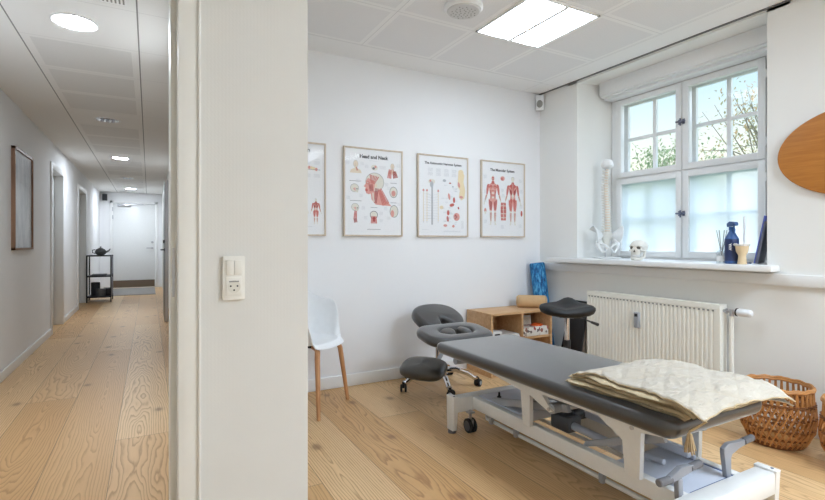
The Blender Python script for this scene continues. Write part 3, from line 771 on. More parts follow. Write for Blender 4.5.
# ------------------------------------------------------------------ posters
def text_mesh(mb, s, size, cx, cz, T, bold=0.0, z=0.0, align='CENTER'):
    cu = bpy.data.curves.new('lettering', 'FONT'); cu.body = s; cu.size = size; cu.align_x = align; cu.offset = bold; cu.resolution_u = 2
    o = bpy.data.objects.new('lettering', cu); COL.objects.link(o)
    dg = bpy.context.evaluated_depsgraph_get(); me = bpy.data.meshes.new_from_object(o.evaluated_get(dg))
    vs = [mb.v(T @ Vector((v.co.x + cx, v.co.y + cz, z))) for v in me.vertices]
    for p_ in me.polygons: mb.face([vs[i] for i in p_.vertices])
    bpy.data.objects.remove(o); bpy.data.curves.remove(cu); bpy.data.meshes.remove(me)

class Print(MB):
    """flat printed artwork: u right, v up, thin layers in front of the paper"""
    def __init__(s, T): super().__init__(); s.T = T; s.k = 0; s.extra = []
    def poly(s, m, pts):
        s.use(M[m]); s.k += 1; z = .0001 + s.k * .000004
        s.face([s.v(s.T @ Vector((x, y, z))) for x, y in pts])
    def el(s, m, x, y, a, b, rot=0, n=18):
        c, d = math.cos(R(rot)), math.sin(R(rot))
        s.poly(m, [(x + a * math.cos(t) * c - b * math.sin(t) * d, y + a * math.cos(t) * d + b * math.sin(t) * c) for t in [2 * PI * i / n for i in range(n)]])
    def ln(s, m, x0, y0, x1, y1, w):
        dx, dy = x1 - x0, y1 - y0; L = math.hypot(dx, dy) or 1; nx, ny = -dy / L * w / 2, dx / L * w / 2
        s.poly(m, [(x0 - nx, y0 - ny), (x1 - nx, y1 - ny), (x1 + nx, y1 + ny), (x0 + nx, y0 + ny)])
    def limb(s, m, x0, y0, x1, y1, w0, w1, wm=None):
        dx, dy = x1 - x0, y1 - y0; L = math.hypot(dx, dy); nx, ny = -dy / L, dx / L
        wm = wm or (w0 + w1) / 2 * 1.15; xm, ym = x0 + dx * .4, y0 + dy * .4
        s.poly(m, [(x0 - nx * w0, y0 - ny * w0), (xm - nx * wm, ym - ny * wm), (x1 - nx * w1, y1 - ny * w1), (x1 + nx * w1, y1 + ny * w1), (xm + nx * wm, ym + ny * wm), (x0 + nx * w0, y0 + ny * w0)])
    def para(s, x, y, w, n, dy=.006, m='ink_soft', seed=1):
        rnd = random.Random(seed)
        for i in range(n): s.poly(m, [(x, y - i * dy), (x + w * rnd.uniform(.7, 1), y - i * dy), (x + w * .95, y - i * dy + .0014), (x, y - i * dy + .0014)])
    def txt(s, t, size, x, y, bold=.0, m='ink'):
        s.use(M[m]); s.k += 1; text_mesh(s, t, size, x, y, s.T, bold, .0001 + s.k * .000004)
    def strands(s, m, x0, y0, x1, y1, w0, w1, n, t=.35):
        dx, dy = x1 - x0, y1 - y0; L = math.hypot(dx, dy); nx, ny = -dy / L, dx / L
        for i in range(n):
            q = (i + .5) / n * 2 - 1; a = w0 / n * t * 2; b_ = w1 / n * t * 2
            s.limb(m, x0 + nx * w0 * q, y0 + ny * w0 * q, x1 + nx * w1 * q, y1 + ny * w1 * q, a, b_)
    def person(s, x, y, h, back=False):
        """muscle figure, feet at y, height h"""
        u = h / 8.0; A, B, C = 'red', 'red_d', 'red_l'
        for k in (-1, 1):
            s.limb(C, x + k * .45 * u, y + 4.15 * u, x + k * .42 * u, y + 2.15 * u, .42 * u, .20 * u, .43 * u)
            s.strands(A if back else B, x + k * .47 * u, y + 4.0 * u, x + k * .43 * u, y + 2.4 * u, .34 * u, .17 * u, 3)
            s.limb('bonep', x + k * .43 * u, y + 2.2 * u, x + k * .42 * u, y + .3 * u, .19 * u, .10 * u, .28 * u)
            s.strands(A, x + k * .43 * u, y + 2.0 * u, x + k * .42 * u, y + .6 * u, .22 * u, .08 * u, 3, .3)
            s.poly('bonep', [(x + k * .32 * u, y), (x + k * .72 * u, y), (x + k * .52 * u, y + .35 * u), (x + k * .34 * u, y + .35 * u)])
            s.limb(C, x + k * .98 * u, y + 6.25 * u, x + k * 1.22 * u, y + 4.85 * u, .22 * u, .15 * u, .26 * u)
            s.strands(A, x + k * 1.0 * u, y + 6.2 * u, x + k * 1.2 * u, y + 4.9 * u, .18 * u, .12 * u, 2)
            s.limb('bonep', x + k * 1.24 * u, y + 4.85 * u, x + k * 1.62 * u, y + 3.7 * u, .18 * u, .08 * u, .2 * u)
            s.strands(A, x + k * 1.26 * u, y + 4.8 * u, x + k * 1.55 * u, y + 3.95 * u, .14 * u, .06 * u, 2)
            s.el('bonep', x + k * 1.72 * u, y + 3.45 * u, .12 * u, .28 * u, 14 * k)
            s.el(A, x + k * .92 * u, y + 6.28 * u, .25 * u, .27 * u)
        s.poly(C, [(x - .85 * u, y + 6.45 * u), (x - .25 * u, y + 6.78 * u), (x + .25 * u, y + 6.78 * u), (x + .85 * u, y + 6.45 * u), (x + .68 * u, y + 5.4 * u), (x + .5 * u, y + 4.7 * u), (x + .66 * u, y + 3.95 * u), (x, y + 3.6 * u), (x - .66 * u, y + 3.95 * u), (x - .5 * u, y + 4.7 * u), (x - .68 * u, y + 5.4 * u)])
        s.limb(A, x, y + 7.1 * u, x, y + 6.6 * u, .20 * u, .30 * u)
        s.el('bonep', x, y + 7.5 * u, .33 * u, .46 * u)
        if back:
            s.el('ink_line', x, y + 7.68 * u, .30 * u, .27 * u); s.el('bonep', x, y + 7.66 * u, .27 * u, .25 * u)
            for k in (-1, 1):
                s.poly(A, [(x, y + 6.95 * u), (x + k * .8 * u, y + 6.4 * u), (x + k * .35 * u, y + 6.1 * u), (x + k * .04 * u, y + 5.3 * u)])
                s.poly(B, [(x + k * .75 * u, y + 6.1 * u), (x + k * .6 * u, y + 5.3 * u), (x + k * .12 * u, y + 4.75 * u), (x + k * .2 * u, y + 5.6 * u)])
                s.el(A, x + k * .33 * u, y + 4.0 * u, .28 * u, .32 * u)
            s.poly('bonep', [(x - .26 * u, y + 4.85 * u), (x, y + 5.35 * u), (x + .26 * u, y + 4.85 * u), (x, y + 4.2 * u)])
            s.ln('bonep', x, y + 6.9 * u, x, y + 4.8 * u, .05 * u)
        else:
            s.el(A, x, y + 7.45 * u, .24 * u, .34 * u); s.el('bonep', x, y + 7.42 * u, .08 * u, .1 * u)
            for k in (-1, 1):
                s.el(A, x + k * .40 * u, y + 6.12 * u, .36 * u, .25 * u, -14 * k); s.el(C, x + k * .40 * u, y + 6.05 * u, .24 * u, .06 * u, -14 * k)
                for j in range(4): s.el('bonep' if j % 2 else A, x + k * .14 * u, y + (5.5 - j * .36) * u, .11 * u, .12 * u)
                s.strands(B, x + k * .5 * u, y + 5.6 * u, x + k * .4 * u, y + 4.3 * u, .16 * u, .12 * u, 3, .25)
            s.ln('bonep', x, y + 6.4 * u, x, y + 4.1 * u, .05 * u)
        for k in (-1, 1): s.el('bonep', x + k * .42 * u, y + 2.2 * u, .11 * u, .13 * u)
    def head(s, x, y, r, face=-1, kind=0):
        """head study of radius r: 0 profile with muscles, 1 skull, 2 front with shoulders"""
        f = face
        if kind == 0:
            s.poly('red_l', [(x - .75 * r * f, y - .6 * r), (x + .35 * r * f, y - .9 * r), (x + .25 * r * f, y - 1.55 * r), (x - .2 * r * f, y - 2.05 * r), (x - 1.9 * r * f, y - 2.15 * r), (x - 1.15 * r * f, y - 1.4 * r)])
            s.el('ink_line', x - .1 * r * f, y + .12 * r, .98 * r, .92 * r); s.el('bonep', x - .1 * r * f, y + .12 * r, .95 * r, .89 * r)
            s.poly('red_l', [(x + .62 * r * f, y + .5 * r), (x + .84 * r * f, y + .2 * r), (x + .82 * r * f, y + .02 * r), (x + 1.06 * r * f, y - .36 * r), (x + .86 * r * f, y - .42 * r), (x + .92 * r * f, y - .62 * r), (x + .84 * r * f, y - .72 * r), (x + .82 * r * f, y - .98 * r), (x + .5 * r * f, y - 1.08 * r), (x - .05 * r * f, y - .78 * r), (x - .1 * r * f, y + .2 * r)])
            s.strands('red', x - .05 * r * f, y + .75 * r, x + .12 * r * f, y - .05 * r, .55 * r, .2 * r, 6, .3)
            s.strands('red_d', x + .35 * r * f, y - .1 * r, x + .25 * r * f, y - .75 * r, .22 * r, .2 * r, 4, .3)
            s.el('red', x + .62 * r * f, y + .02 * r, .17 * r, .13 * r); s.el('bonep', x + .64 * r * f, y + .02 * r, .08 * r, .05 * r)
            s.el('red', x + .78 * r * f, y - .68 * r, .14 * r, .14 * r); s.el('skin', x - .22 * r * f, y - .2 * r, .13 * r, .2 * r)
            s.strands('red_d', x - .32 * r * f, y - .45 * r, x - .15 * r * f, y - 1.9 * r, .2 * r, .16 * r, 3, .3)
            s.strands('red', x - .6 * r * f, y - .5 * r, x - 1.3 * r * f, y - 2.0 * r, .2 * r, .42 * r, 5, .3)
            s.strands('bonep', x + .1 * r * f, y - .9 * r, x + .0 * r * f, y - 1.8 * r, .1 * r, .1 * r, 2, .3)
        elif kind == 1:
            s.el('ink_line', x, y, .97 * r, .9 * r); s.el('bonep', x, y, .91 * r, .84 * r)
            s.poly('bonep', [(x + .2 * r * f, y), (x + .95 * r * f, y - .4 * r), (x + .7 * r * f, y - 1.0 * r), (x - .1 * r * f, y - .75 * r)])
            s.el('ink_line', x + .55 * r * f, y - .2 * r, .17 * r, .14 * r); s.strands('red_l', x - .1 * r * f, y, x + .2 * r * f, y - .6 * r, .3 * r, .15 * r, 3)
            s.ln('ink_line', x + .35 * r * f, y - .62 * r, x + .8 * r * f, y - .68 * r, .04 * r)
        else:
            s.poly('skin', [(x - 1.6 * r, y - 2.3 * r), (x - 1.3 * r, y - 1.5 * r), (x - .3 * r, y - 1.1 * r), (x - .28 * r, y - .6 * r), (x + .28 * r, y - .6 * r), (x + .3 * r, y - 1.1 * r), (x + 1.3 * r, y - 1.5 * r), (x + 1.6 * r, y - 2.3 * r)])
            s.el('ink_line', x, y, .64 * r, .9 * r); s.el('skin', x, y, .60 * r, .86 * r); s.strands('red', x + .15 * r, y - .75 * r, x + .45 * r, y - 1.7 * r, .16 * r, .25 * r, 3, .3)
            s.ln('ink_line', x, y + .15 * r, x, y - .25 * r, .05 * r); s.ln('ink_line', x - .2 * r, y - .45 * r, x + .2 * r, y - .45 * r, .05 * r)

PZ0, PZ1, PYF = 1.205, 1.927, BY
def poster(x0, label, draw):
    x1 = x0 + .53
    t = thing('anatomy_poster', label, 'poster', ((x0 + x1) / 2, PYF, PZ0), group='framed anatomy posters')
    f = MB(); w = .012
    f.box(x0, x0 + w, PYF - .024, PYF - .002, PZ0, PZ1, .001).box(x1 - w, x1, PYF - .024, PYF - .002, PZ0, PZ1, .001)
    f.box(x0 + w, x1 - w, PYF - .024, PYF - .002, PZ0, PZ0 + w, .001).box(x0 + w, x1 - w, PYF - .024, PYF - .002, PZ1 - w, PZ1, .001)
    obj('frame', f, M['frame_wood'], t)
    T = Matrix.Translation(((x0 + x1) / 2, PYF - .016, (PZ0 + PZ1) / 2)) @ rotm('X', 90)
    pr = Print(T); pr.use(M['poster']); pr.box(x0 + w - .002, x1 - w + .002, PYF - .016, PYF - .004, PZ0 + w - .002, PZ1 - w + .002); draw(pr)
    obj('printed_sheet', pr, M['poster'], t, smooth=0, recalc=False)
    obj('glazing', box(x0 + w - .002, x1 - w + .002, PYF - .0205, PYF - .0185, PZ0 + w - .002, PZ1 - w + .002), M['picture_glass'], t, smooth=0)

def p_spine(p):
    p.txt('Spinal Column', .048, 0, .285, .0012)
    p.para(.02, .24, .2, 2, .008); 
    for i in range(22): p.el('gold' if i % 3 else 'red_l', -.2 + i * .0185, .155 + .012 * math.sin(i * .45), .011, .013)
    p.ln('ink_line', -.2, .150, .22, .152, .003)
    for i in range(6): p.para(.03 + .07 * (i % 3), .215 - .1 * (i // 3), .05, 4, .007, seed=i)
    for i in range(9): p.para(-.22, .08 - i * .032, .12, 3, .007, seed=i + 5); p.para(.0, .08 - i * .032, .12, 3, .007, seed=i + 15)
    for x in (-.15, -.02, .082, .185): p.person(x, -.27, .20, x > 0.1)
    p.para(.03, -.29, .16, 1)
def p_head(p):
    p.txt('Head and Neck', .040, 0, .277, .0016); p.para(-.04, .258, .09, 1)
    p.head(0.0, .075, .085, -1, 0)
    p.head(-.16, .225, .032, 1, 2); p.head(.17, .225, .028, 1, 2); p.strands('red', .15, .2, .14, .125, .014, .02, 3); p.strands('red_d', .185, .185, .2, .13, .016, .024, 4)
    p.el('bonep', .005, .205, .03, .024); p.el('ink_line', -.002, .198, .012, .010); p.el('red_l', .015, .212, .010, .010)
    p.head(-.17, .03, .038, 1, 1); p.el('ink_line', .18, .01, .037, .047); p.el('bonep', .18, .01, .033, .043); p.el('red_l', .18, .0, .02, .025)
    p.head(-.165, -.125, .034, 1, 1); p.strands('red', -.16, -.155, -.165, -.225, .012, .016, 3); p.strands('red_d', -.165, -.215, -.16, -.25, .014, .016, 3)
    p.el('ink_line', .0, -.185, .036, .034); p.el('bonep', .0, -.185, .031, .029); p.strands('red', 0, -.195, .0, -.255, .024, .03, 5); p.strands('red_d', .0, -.2, 0, -.24, .012, .012, 2)
    p.el('ink_line', .185, -.15, .04, .052); p.el('bonep', .185, -.15, .036, .048); p.el('red_l', .17, -.17, .016, .03)
    for i, (x, y) in enumerate(((-.235, .24), (-.11, .24), (.06, .22), (-.07, .22), (.09, .22), (.22, .245), (.11, .08), (.13, .05), (-.15, .1), (-.23, -.04), (.12, -.05), (-.1, -.12), (.06, -.16), (.1, -.12), (.225, -.08), (-.08, -.2), (.06, -.22), (.13, -.2), (-.12, -.02))):
        p.para(x - .01, y, .035, 4, .007, seed=i)
    for x, y, w_ in ((-.215, .085, .1), (.15, .085, .06), (-.21, -.075, .1), (-.03, -.125, .06), (.15, -.08, .06), (-.06, -.305, .12)): p.poly('ink_line', [(x, y), (x + w_, y), (x + w_, y + .003), (x, y + .003)])
def p_nerve(p):
    p.txt('The Autonomic Nervous System', .029, 0, .278, .0010)
    for i in range(4):
        for j in range(2): p.para(-.16 + i * .083, .24 - j * .035, .055, 5, .0062, seed=i * 2 + j)
    p.poly('gold', [(.16, .235), (.20, .24), (.225, .2), (.215, .14), (.235, .06), (.225, -.01), (.19, -.03), (.165, .0), (.175, .06), (.15, .1), (.155, .16)])
    p.el('gold', .187, .225, .028, .024); p.el('red_l', .165, .11, .012, .026, 15); p.el('red_l', .19, 0, .02, .012)
    p.ln('ink_line', -.12, .12, -.12, -.255, .006); p.ln('ink_soft', -.112, .12, -.112, -.255, .006); p.el('bonep', -.122, .125, .035, .022); p.el('ink_soft', -.122, .1, .018, .028); p.el('red_l', -.135, .13, .01, .01)
    for x in (-.205, -.17, -.055):
        p.ln('ink_soft', x, .06, x, -.24, .003); p.el('red_l', x, .045, .010, .010)
        for j in range(15): p.el('gold', x, .02 - j * .017, .0052, .005)
        for j in range(10): p.ln('ink_soft', x, .02 - j * .025, -.12, -.0 - j * .022, .0012)
    rnd = random.Random(4)
    for x, y, a, b, m, rr in ((.06, .0, .012, .03, 'red_l', 12), (.112, -.03, .012, .026, 'red', 0), (.09, -.075, .026, .014, 'red', 15), (-.02, -.1, .02, .016, 'gold', 0), (.05, -.145, .014, .024, 'red', 0), (.045, -.2, .012, .026, 'red', 10), (.14, -.18, .034, .036, 'red_l', 0), (.02, -.26, .02, .012, 'red_l', 0), (.105, -.265, .014, .012, 'red_l', 0), (.16, -.1, .008, .012, 'red_d', 20), (.01, .14, .018, .012, 'ink_soft', 0), (.07, .12, .012, .006, 'red_d', 0), (.1, .09, .008, .008, 'ink_soft', 0)):
        p.el(m, x, y, a, b, rr)
    for i in range(7): p.el('red_d', .125 + .008 * (i % 3), -.165 - .011 * (i // 2), .006, .005)
    for i in range(30):
        x, y = rnd.uniform(-.03, .14), rnd.uniform(-.26, .13); p.para(x, y, .03, 2, .006, seed=i)
    p.para(.19, -.22, .03, 10, .007); p.para(-.22, -.3, .08, 1); p.para(0, -.31, .2, 2)
def p_muscle(p):
    p.txt('The Muscular System', .034, -.01, .265, .0012)
    
    for x, bk in ((-.125, False), (.115, True)):
        p.person(x, -.245, .47, bk)
    p.el('red_l', -.01, .2, .026, .022); p.el('red', -.018, .195, .008, .014)
    p.limb('red_l', .0, -.03, .0, -.2, .03, .03, .036); p.strands('red', 0, -.03, 0, -.2, .03, .03, 4); p.ln('bonep', 0, -.04, 0, -.19, .006)
    for j in range(4): p.ln('bonep', -.035, -.06 - j * .038, .035, -.06 - j * .038, .005)
    p.el('red_d', -.02, -.1, .005, .03); p.el('red_d', .02, -.1, .005, .03)
    p.el('red', .225, -.13, .012, .028); p.el('red_l', -.215, -.11, .014, .022); p.el('bonep', -.215, -.13, .010, .016)
    for i, (x, y) in enumerate(((-.235, .22), (.19, .2), (.2, .1), (-.23, .08), (-.03, .1), (-.02, .05), (.2, -.05), (-.23, -.2), (.19, -.24), (-.03, -.25), (-.235, .0))): p.para(x, y, .04, 5, .007, seed=i)
poster(.686, 'framed anatomy poster half hidden behind the partition wall', p_spine)
poster(1.362, 'framed poster titled Head and Neck with large red head study', p_head)
poster(2.038, 'framed poster of the nervous system, pale with ochre body and small organs', p_nerve)
poster(2.715, 'framed poster with two full-length red muscle figures, nearest the corner', p_muscle)

# corridor picture
t = thing('framed_picture', 'tall framed misty grey picture on the left corridor wall', 'picture', (LX, 5.9, 1.1))
y0, y1, z0, z1 = 5.50, 6.28, 1.085, 2.02
f = MB()
f.box(LX, LX + .03, y0, y0 + .02, z0, z1).box(LX, LX + .03, y1 - .02, y1, z0, z1).box(LX, LX + .03, y0, y1, z0, z0 + .02).box(LX, LX + .03, y0, y1, z1 - .02, z1)
obj('frame', f, M['walnut'], t, smooth=0)
obj('print', box(LX + .002, LX + .015, y0 + .018, y1 - .018, z0 + .018, z1 - .018), M['misty'], t)
obj('glazing', box(LX + .018, LX + .02, y0 + .018, y1 - .018, z0 + .018, z1 - .018), glass('picture_glass_glossy', (1, 1, 1, 1), .10), t)

# ------------------------------------------------------------------ black rack at the corridor end
t = thing('steel_rack', 'black steel rack with three shelves against the corridor wall end', 'shelf rack', (-.85, 11.4, 0))
rx0, rx1, ry0, ry1 = -1.05, -.655, 11.15, 11.65
for x in (rx0, rx1):
    for y in (ry0, ry1): obj('post', box(x - .01, x + .01, y - .01, y + .01, 0, .91), M['shelf_black'], t)
for z in (.10, .50, .90): obj('shelf', box(rx0, rx1, ry0, ry1, z - .012, z + .012), M['shelf_black'], t)
obj('side_panel', MB().box(rx1 + .004, rx1 + .008, ry0 + .01, ry1 - .01, .53, .88), M['shelf_side'], t)
obj('side_panel', MB().box(rx1 + .004, rx1 + .008, ry0 + .01, ry1 - .01, .13, .47), M['shelf_side'], t)
tp = thing('teapot', 'dark stoneware teapot on top of the black rack', 'teapot', (-.84, 11.36, .912))
obj('body', MB().lathe([(.05, .0), (.09, .03), (.10, .07), (.075, .115), (.03, .13)], T=Matrix.Translation((-.84, 11.36, .912)), seg=20), M['stone'], tp)
obj('lid', MB().lathe([(.05, .125), (.03, .14), (.012, .145), (.016, .165), (.005, .17)], T=Matrix.Translation((-.84, 11.36, .912)), seg=16), M['stone'], tp)
obj('spout', MB().tube([(-.755, 11.36, .97), (-.70, 11.36, 1.0), (-.68, 11.36, 1.035)], [.02, .014, .010], 10), M['stone'], tp)
obj('handle', MB().tube([(-.93, 11.36, 1.02), (-.975, 11.36, 1.01), (-.975, 11.36, .96), (-.93, 11.36, .945)], .009, 8), M['stone'], tp)
tag(obj('magazine', box(-.98, -.74, 11.22, 11.52, .512, .535, .002), M['stone'], origin=(-.85, 11.4, .512)), 'dark magazines lying flat on the middle rack shelf', 'magazine')
tag(obj('canister', MB().lathe([(.075, .112), (.078, .12), (.078, .36), (.07, .372)], T=Matrix.Translation((-.93, 11.42, 0)), seg=20), M['box_dark'], origin=(-.93, 11.42, .112)), 'tall dark canister on the bottom rack shelf', 'canister')
tag(obj('canister', MB().lathe([(.082, .112), (.085, .12), (.085, .245), (.075, .255)], T=Matrix.Translation((-.83, 11.25, 0)), seg=20), M['stone'], origin=(-.83, 11.25, .112)), 'short dark canister in front on the bottom rack shelf', 'canister')
tag(obj('storage_box', box(-.80, -.67, 11.36, 11.58, .112, .25, .004), M['dark'], origin=(-.74, 11.5, .112)), 'small black box at the right of the bottom rack shelf', 'box')

# ------------------------------------------------------------------ white shell chair
t = thing('shell_chair', 'white plastic shell armchair with oak legs behind the partition', 'chair', (.98, 3.345, 0), R(-45))
def shell(u, v):
    th = 2 * PI * u                 # 0 = front (+X)
    c, s_ = math.cos(th), math.sin(th)
    n = 2.5
    k = (abs(c) ** n + abs(s_) ** n) ** (-1 / n)
    ang = abs((th + PI) % (2 * PI) - PI)
    def sm(a, b, x): x = max(0, min(1, (x - a) / (b - a))); return x * x * (3 - 2 * x)
    arm = sm(R(38), R(66), ang); back = sm(R(95), R(150), ang)
    rim = .425 - .0 + arm * .27 + back * .115 + .03 * arm * sm(R(60), R(120), ang) * (1 - back)
    ax, ay = (.235 if c > 0 else .225), .245
    r = 1 - (1 - v) ** 1.25 if False else v
    flare = .80 + .20 * sm(.45, 1.0, v) + .06 * arm * v ** 3
    rad = min(v / .62, 1.0)
    zz = .425 + .012 * rad ** 2
    if v > .62:
        q = (v - .62) / .38
        zz = .437 + (rim - .437) * (q ** 1.35)
        if arm < .5: zz = .437 - (1 - arm) * .03 * q
    rr = rad * (.82 + .18 * sm(.5, 1, v)) * (1 + .10 * arm * max(0, (v - .62) / .38))
    fwd = -.035 * arm * (1 - back) * max(0, (v - .62) / .38)
    return (ax * k * c * rr + fwd, ay * k * s_ * rr, zz)
b = MB(); V = b.grid(shell, 72, 26)
bmesh.ops.remove_doubles(b.bm, verts=b.bm.verts[:], dist=.0004)
bmesh.ops.translate(b.bm, verts=b.bm.verts[:], vec=(0, 0, .035))
sh = obj('shell', b, M['white_plastic'], t, local=True, smooth=60)
md = sh.modifiers.new('solid', 'SOLIDIFY'); md.thickness = .009; md.offset = 0
ss = sh.modifiers.new('sub', 'SUBSURF'); ss.levels = 1; ss.render_levels = 1
for sx in (1, -1):
    for sy in (1, -1):
        fx, fy = (.205 if sx > 0 else -.19), .228
        pts = [(sx * .06, sy * .05, .438), (sx * .14, sy * .13, .437), (sx * .160, sy * .158, .425), (sx * .168, sy * .176, .39), (sx * fx * sx, sy * fy, 0)]
        obj('leg', MB().tube(pts, [.016, .017, .018, .018, .013], 12), M['oak_leg'], t, local=True)
obj('seat_bracket', MB().box(-.10, .10, -.09, .09, .430, .454, .004), M['dark'], t, local=True)

# ------------------------------------------------------------------ cubby shelf and what is on it
t = thing('cubby_shelf', 'low oak cubby shelf with open compartments in the room corner', 'shelf', (2.9, 3.47, 0))
sx0, sx1, sy0, sy1, sz = 2.55, 3.245, 3.285, 3.645, .545
obj('top', box(sx0, sx1, sy0, sy1, sz - .018, sz, .001), M['oak'], t)
obj('side_panel', box(sx0, sx0 + .018, sy0, sy1, 0, sz - .018), M['oak'], t); obj('side_panel', box(sx1 - .018, sx1, sy0, sy1, 0, sz - .018), M['oak'], t)
obj('divider', box(2.885, 2.905, sy0 + .001, sy1, .018, sz - .018), M['oak'], t)
obj('shelf_board', box(sx0 + .018, sx1 - .018, sy0 + .002, sy1, .297, .315), M['oak'], t)
obj('bottom', box(sx0 + .018, sx1 - .018, sy0 + .002, sy1, .0, .018), M['oak'], t)
obj('back_panel', box(sx0 + .018, sx1 - .018, sy1 - .008, sy1, .018, sz - .018), M['oak'], t)
b = thing('storage_box', 'small white box with dark label in the left cubby', 'box', (2.64, 3.34, .315))
obj('carton', box(2.575, 2.68, 3.30, 3.42, .315, .385, .003), M['paper'], b)
obj('label_card', box(2.598, 2.655, 3.2985, 3.301, .345, .368), M['ink'], b)
tag(obj('paper_stack', MB().box(2.70, 2.875, 3.30, 3.52, .3152, .340, .001).box(2.705, 2.87, 3.305, 3.53, .340, .352, 0), M['paper'], origin=(2.79, 3.4, .315)), 'stack of white papers beside the small box in left cubby', 'papers')
b = thing('desk_card', 'white framed card standing at the back of the right cubby', 'card', (3.12, 3.48, .315))
T = Matrix.Translation((3.105, 3.475, .3155)) @ rotm('X', -6)
obj('frame', MB().box(-.07, .07, 0, .012, 0, .155, .002, T), M['paper'], b)
pr = Print(T @ Matrix.Translation((0, -.001, .078)) @ rotm('X', 90)); pr.poly('skin', [(-.058, -.06), (.058, -.06), (.058, .06), (-.058, .06)]); pr.para(-.05, .045, .1, 8, .012, 'ink_line')
obj('print', pr, M['ink'], b, smooth=0, recalc=False)
tag(obj('carton_box', box(2.915, 3.215, 3.30, 3.455, .3153, .392, .003), M['carton'], origin=(3.06, 3.4, .315)), 'patterned carton lying in front in the right cubby', 'box')
b = MB()
for i in range(3):
    a = i * .9; b.tube([(3.14 + (.06 - .012 * i) * math.cos(a + k * .55), 3.37 + .04 * math.sin(a + k * .55), .397 + .0035 * i) for k in range(12)], .006, 8)
tag(obj('resistance_band', b, M['orange'], origin=(3.14, 3.37, .392)), 'orange exercise band lying on the patterned carton', 'exercise band')
t = thing('bolster', 'beige cylindrical bolster lying on the cubby shelf top', 'bolster', (3.12, 3.47, sz))
A, Bp = Vector((3.045, 3.545, sz + .058)), Vector((3.265, 3.37, sz + .058)); dd = (Bp - A).normalized(); rr_ = .058
b = MB().tube([A, A + dd * .004, A + dd * .014, A + dd * .03, Bp - dd * .03, Bp - dd * .014, Bp - dd * .004, Bp], [.03, .044, .054, rr_, rr_, .054, .044, .03], 24)
obj('cover', b, M['cream'], t)
for e, sgn in ((A, -1), (Bp, 1)): obj('end_seam', MB().tube([e - dd * sgn * .016 + (frame_to(dd) @ Vector((.0545 * math.cos(2 * PI * k / 24), .0545 * math.sin(2 * PI * k / 24), 0))) for k in range(24)], .003, 6, loop=True), M['tassel'], t)
t = thing('foam_roller', 'blue marbled foam roller standing upright in the room corner', 'foam roller', (3.37, 3.43, 0))
A, Bp = Vector((3.368, 3.45, .004)), Vector((3.335, 3.578, .955)); dd = (Bp - A).normalized()
obj('foam', MB().tube([A, A + dd * .012, Bp - dd * .012, Bp], [.066, .073, .073, .066], 28), M['foam_blue'], t)

# dark panel behind the stool
t = thing('folded_board', 'dark folded board leaning on the window wall behind the saddle stool', 'board', (3.37, 3.15, 0))
T = Matrix.Translation((3.30, 3.16, 0)) @ rotm('Y', 9)
obj('panel', MB().prism([(-.14, 0), (.10, 0), (.03, .64), (-.165, .64)], -.022, .0, T @ rotm('Z', 90) @ rotm('X', 90), .004), M['dark'], t)
obj('edge', MB().prism([(-.14, 0), (.10, 0), (.03, .64), (-.165, .64)], .0005, .024, T @ rotm('Z', 90) @ rotm('X', 90) , .004), M['brown_wall'], t)

# ------------------------------------------------------------------ saddle stool
t = thing('saddle_stool', 'black saddle stool with chrome column before the radiator', 'stool', (2.77, 2.65, 0), R(41))
def saddle(u, v):
    th = 2 * PI * u; c, s_ = math.cos(th), math.sin(th)
    # x = fore-aft, y = across (wide, raised wings)
    wing = abs(s_) ** 1.2
    ax, ay = .150 + .035 * max(0, c), .205
    y = ay * s_; x = ax * c * (1 - .15 * abs(s_) ** 3)
    return x, y
b = MB(); rs = []
prof = [(.55, .0), (.84, .002), (.94, .012), (1.0, .035), (.985, .055), (.93, .068), (.8, .076), (.55, .078), (.28, .077), (.03, .077)]
for k, z in prof:
    ring = []
    for i in range(40):
        x, y = saddle(i / 40, 0); x *= k; y *= k
        q = abs(y) / .205
        lift = .016 * q ** 1.6 + .040 * max(0, x / .18) ** 2 - .02 * (1 - q) * (z > .04)
        if x > .06 and abs(y) < .1: lift += .042 * math.cos(PI / 2 * abs(y) / .1) ** 2 * ((x - .06) / .12)
        ring.append((x, y, .60 + z + lift))
    rs.append(ring)
b.rings(rs)
obj('seat', b, M['black_vinyl'], t, local=True, smooth=60)
obj('gas_lift', MB().cyl((0, 0, .42), (0, 0, .605), .019).box(-.07, .07, -.05, .05, .592, .606), M['chrome'], t, local=True)
obj('column', MB().cyl((0, 0, .06), (0, 0, .42), .026), M['dark'], t, local=True)
lv = obj('lever', MB().tube([(.02, -.03, .595), (.05, -.12, .575), (.075, -.19, .545)], .006, 8), M['dark'], t, local=True)
obj('grip', MB().tube([(.068, -.17, .553), (.085, -.222, .532)], [.009, .012], 10), M['dark'], lv, local=True)
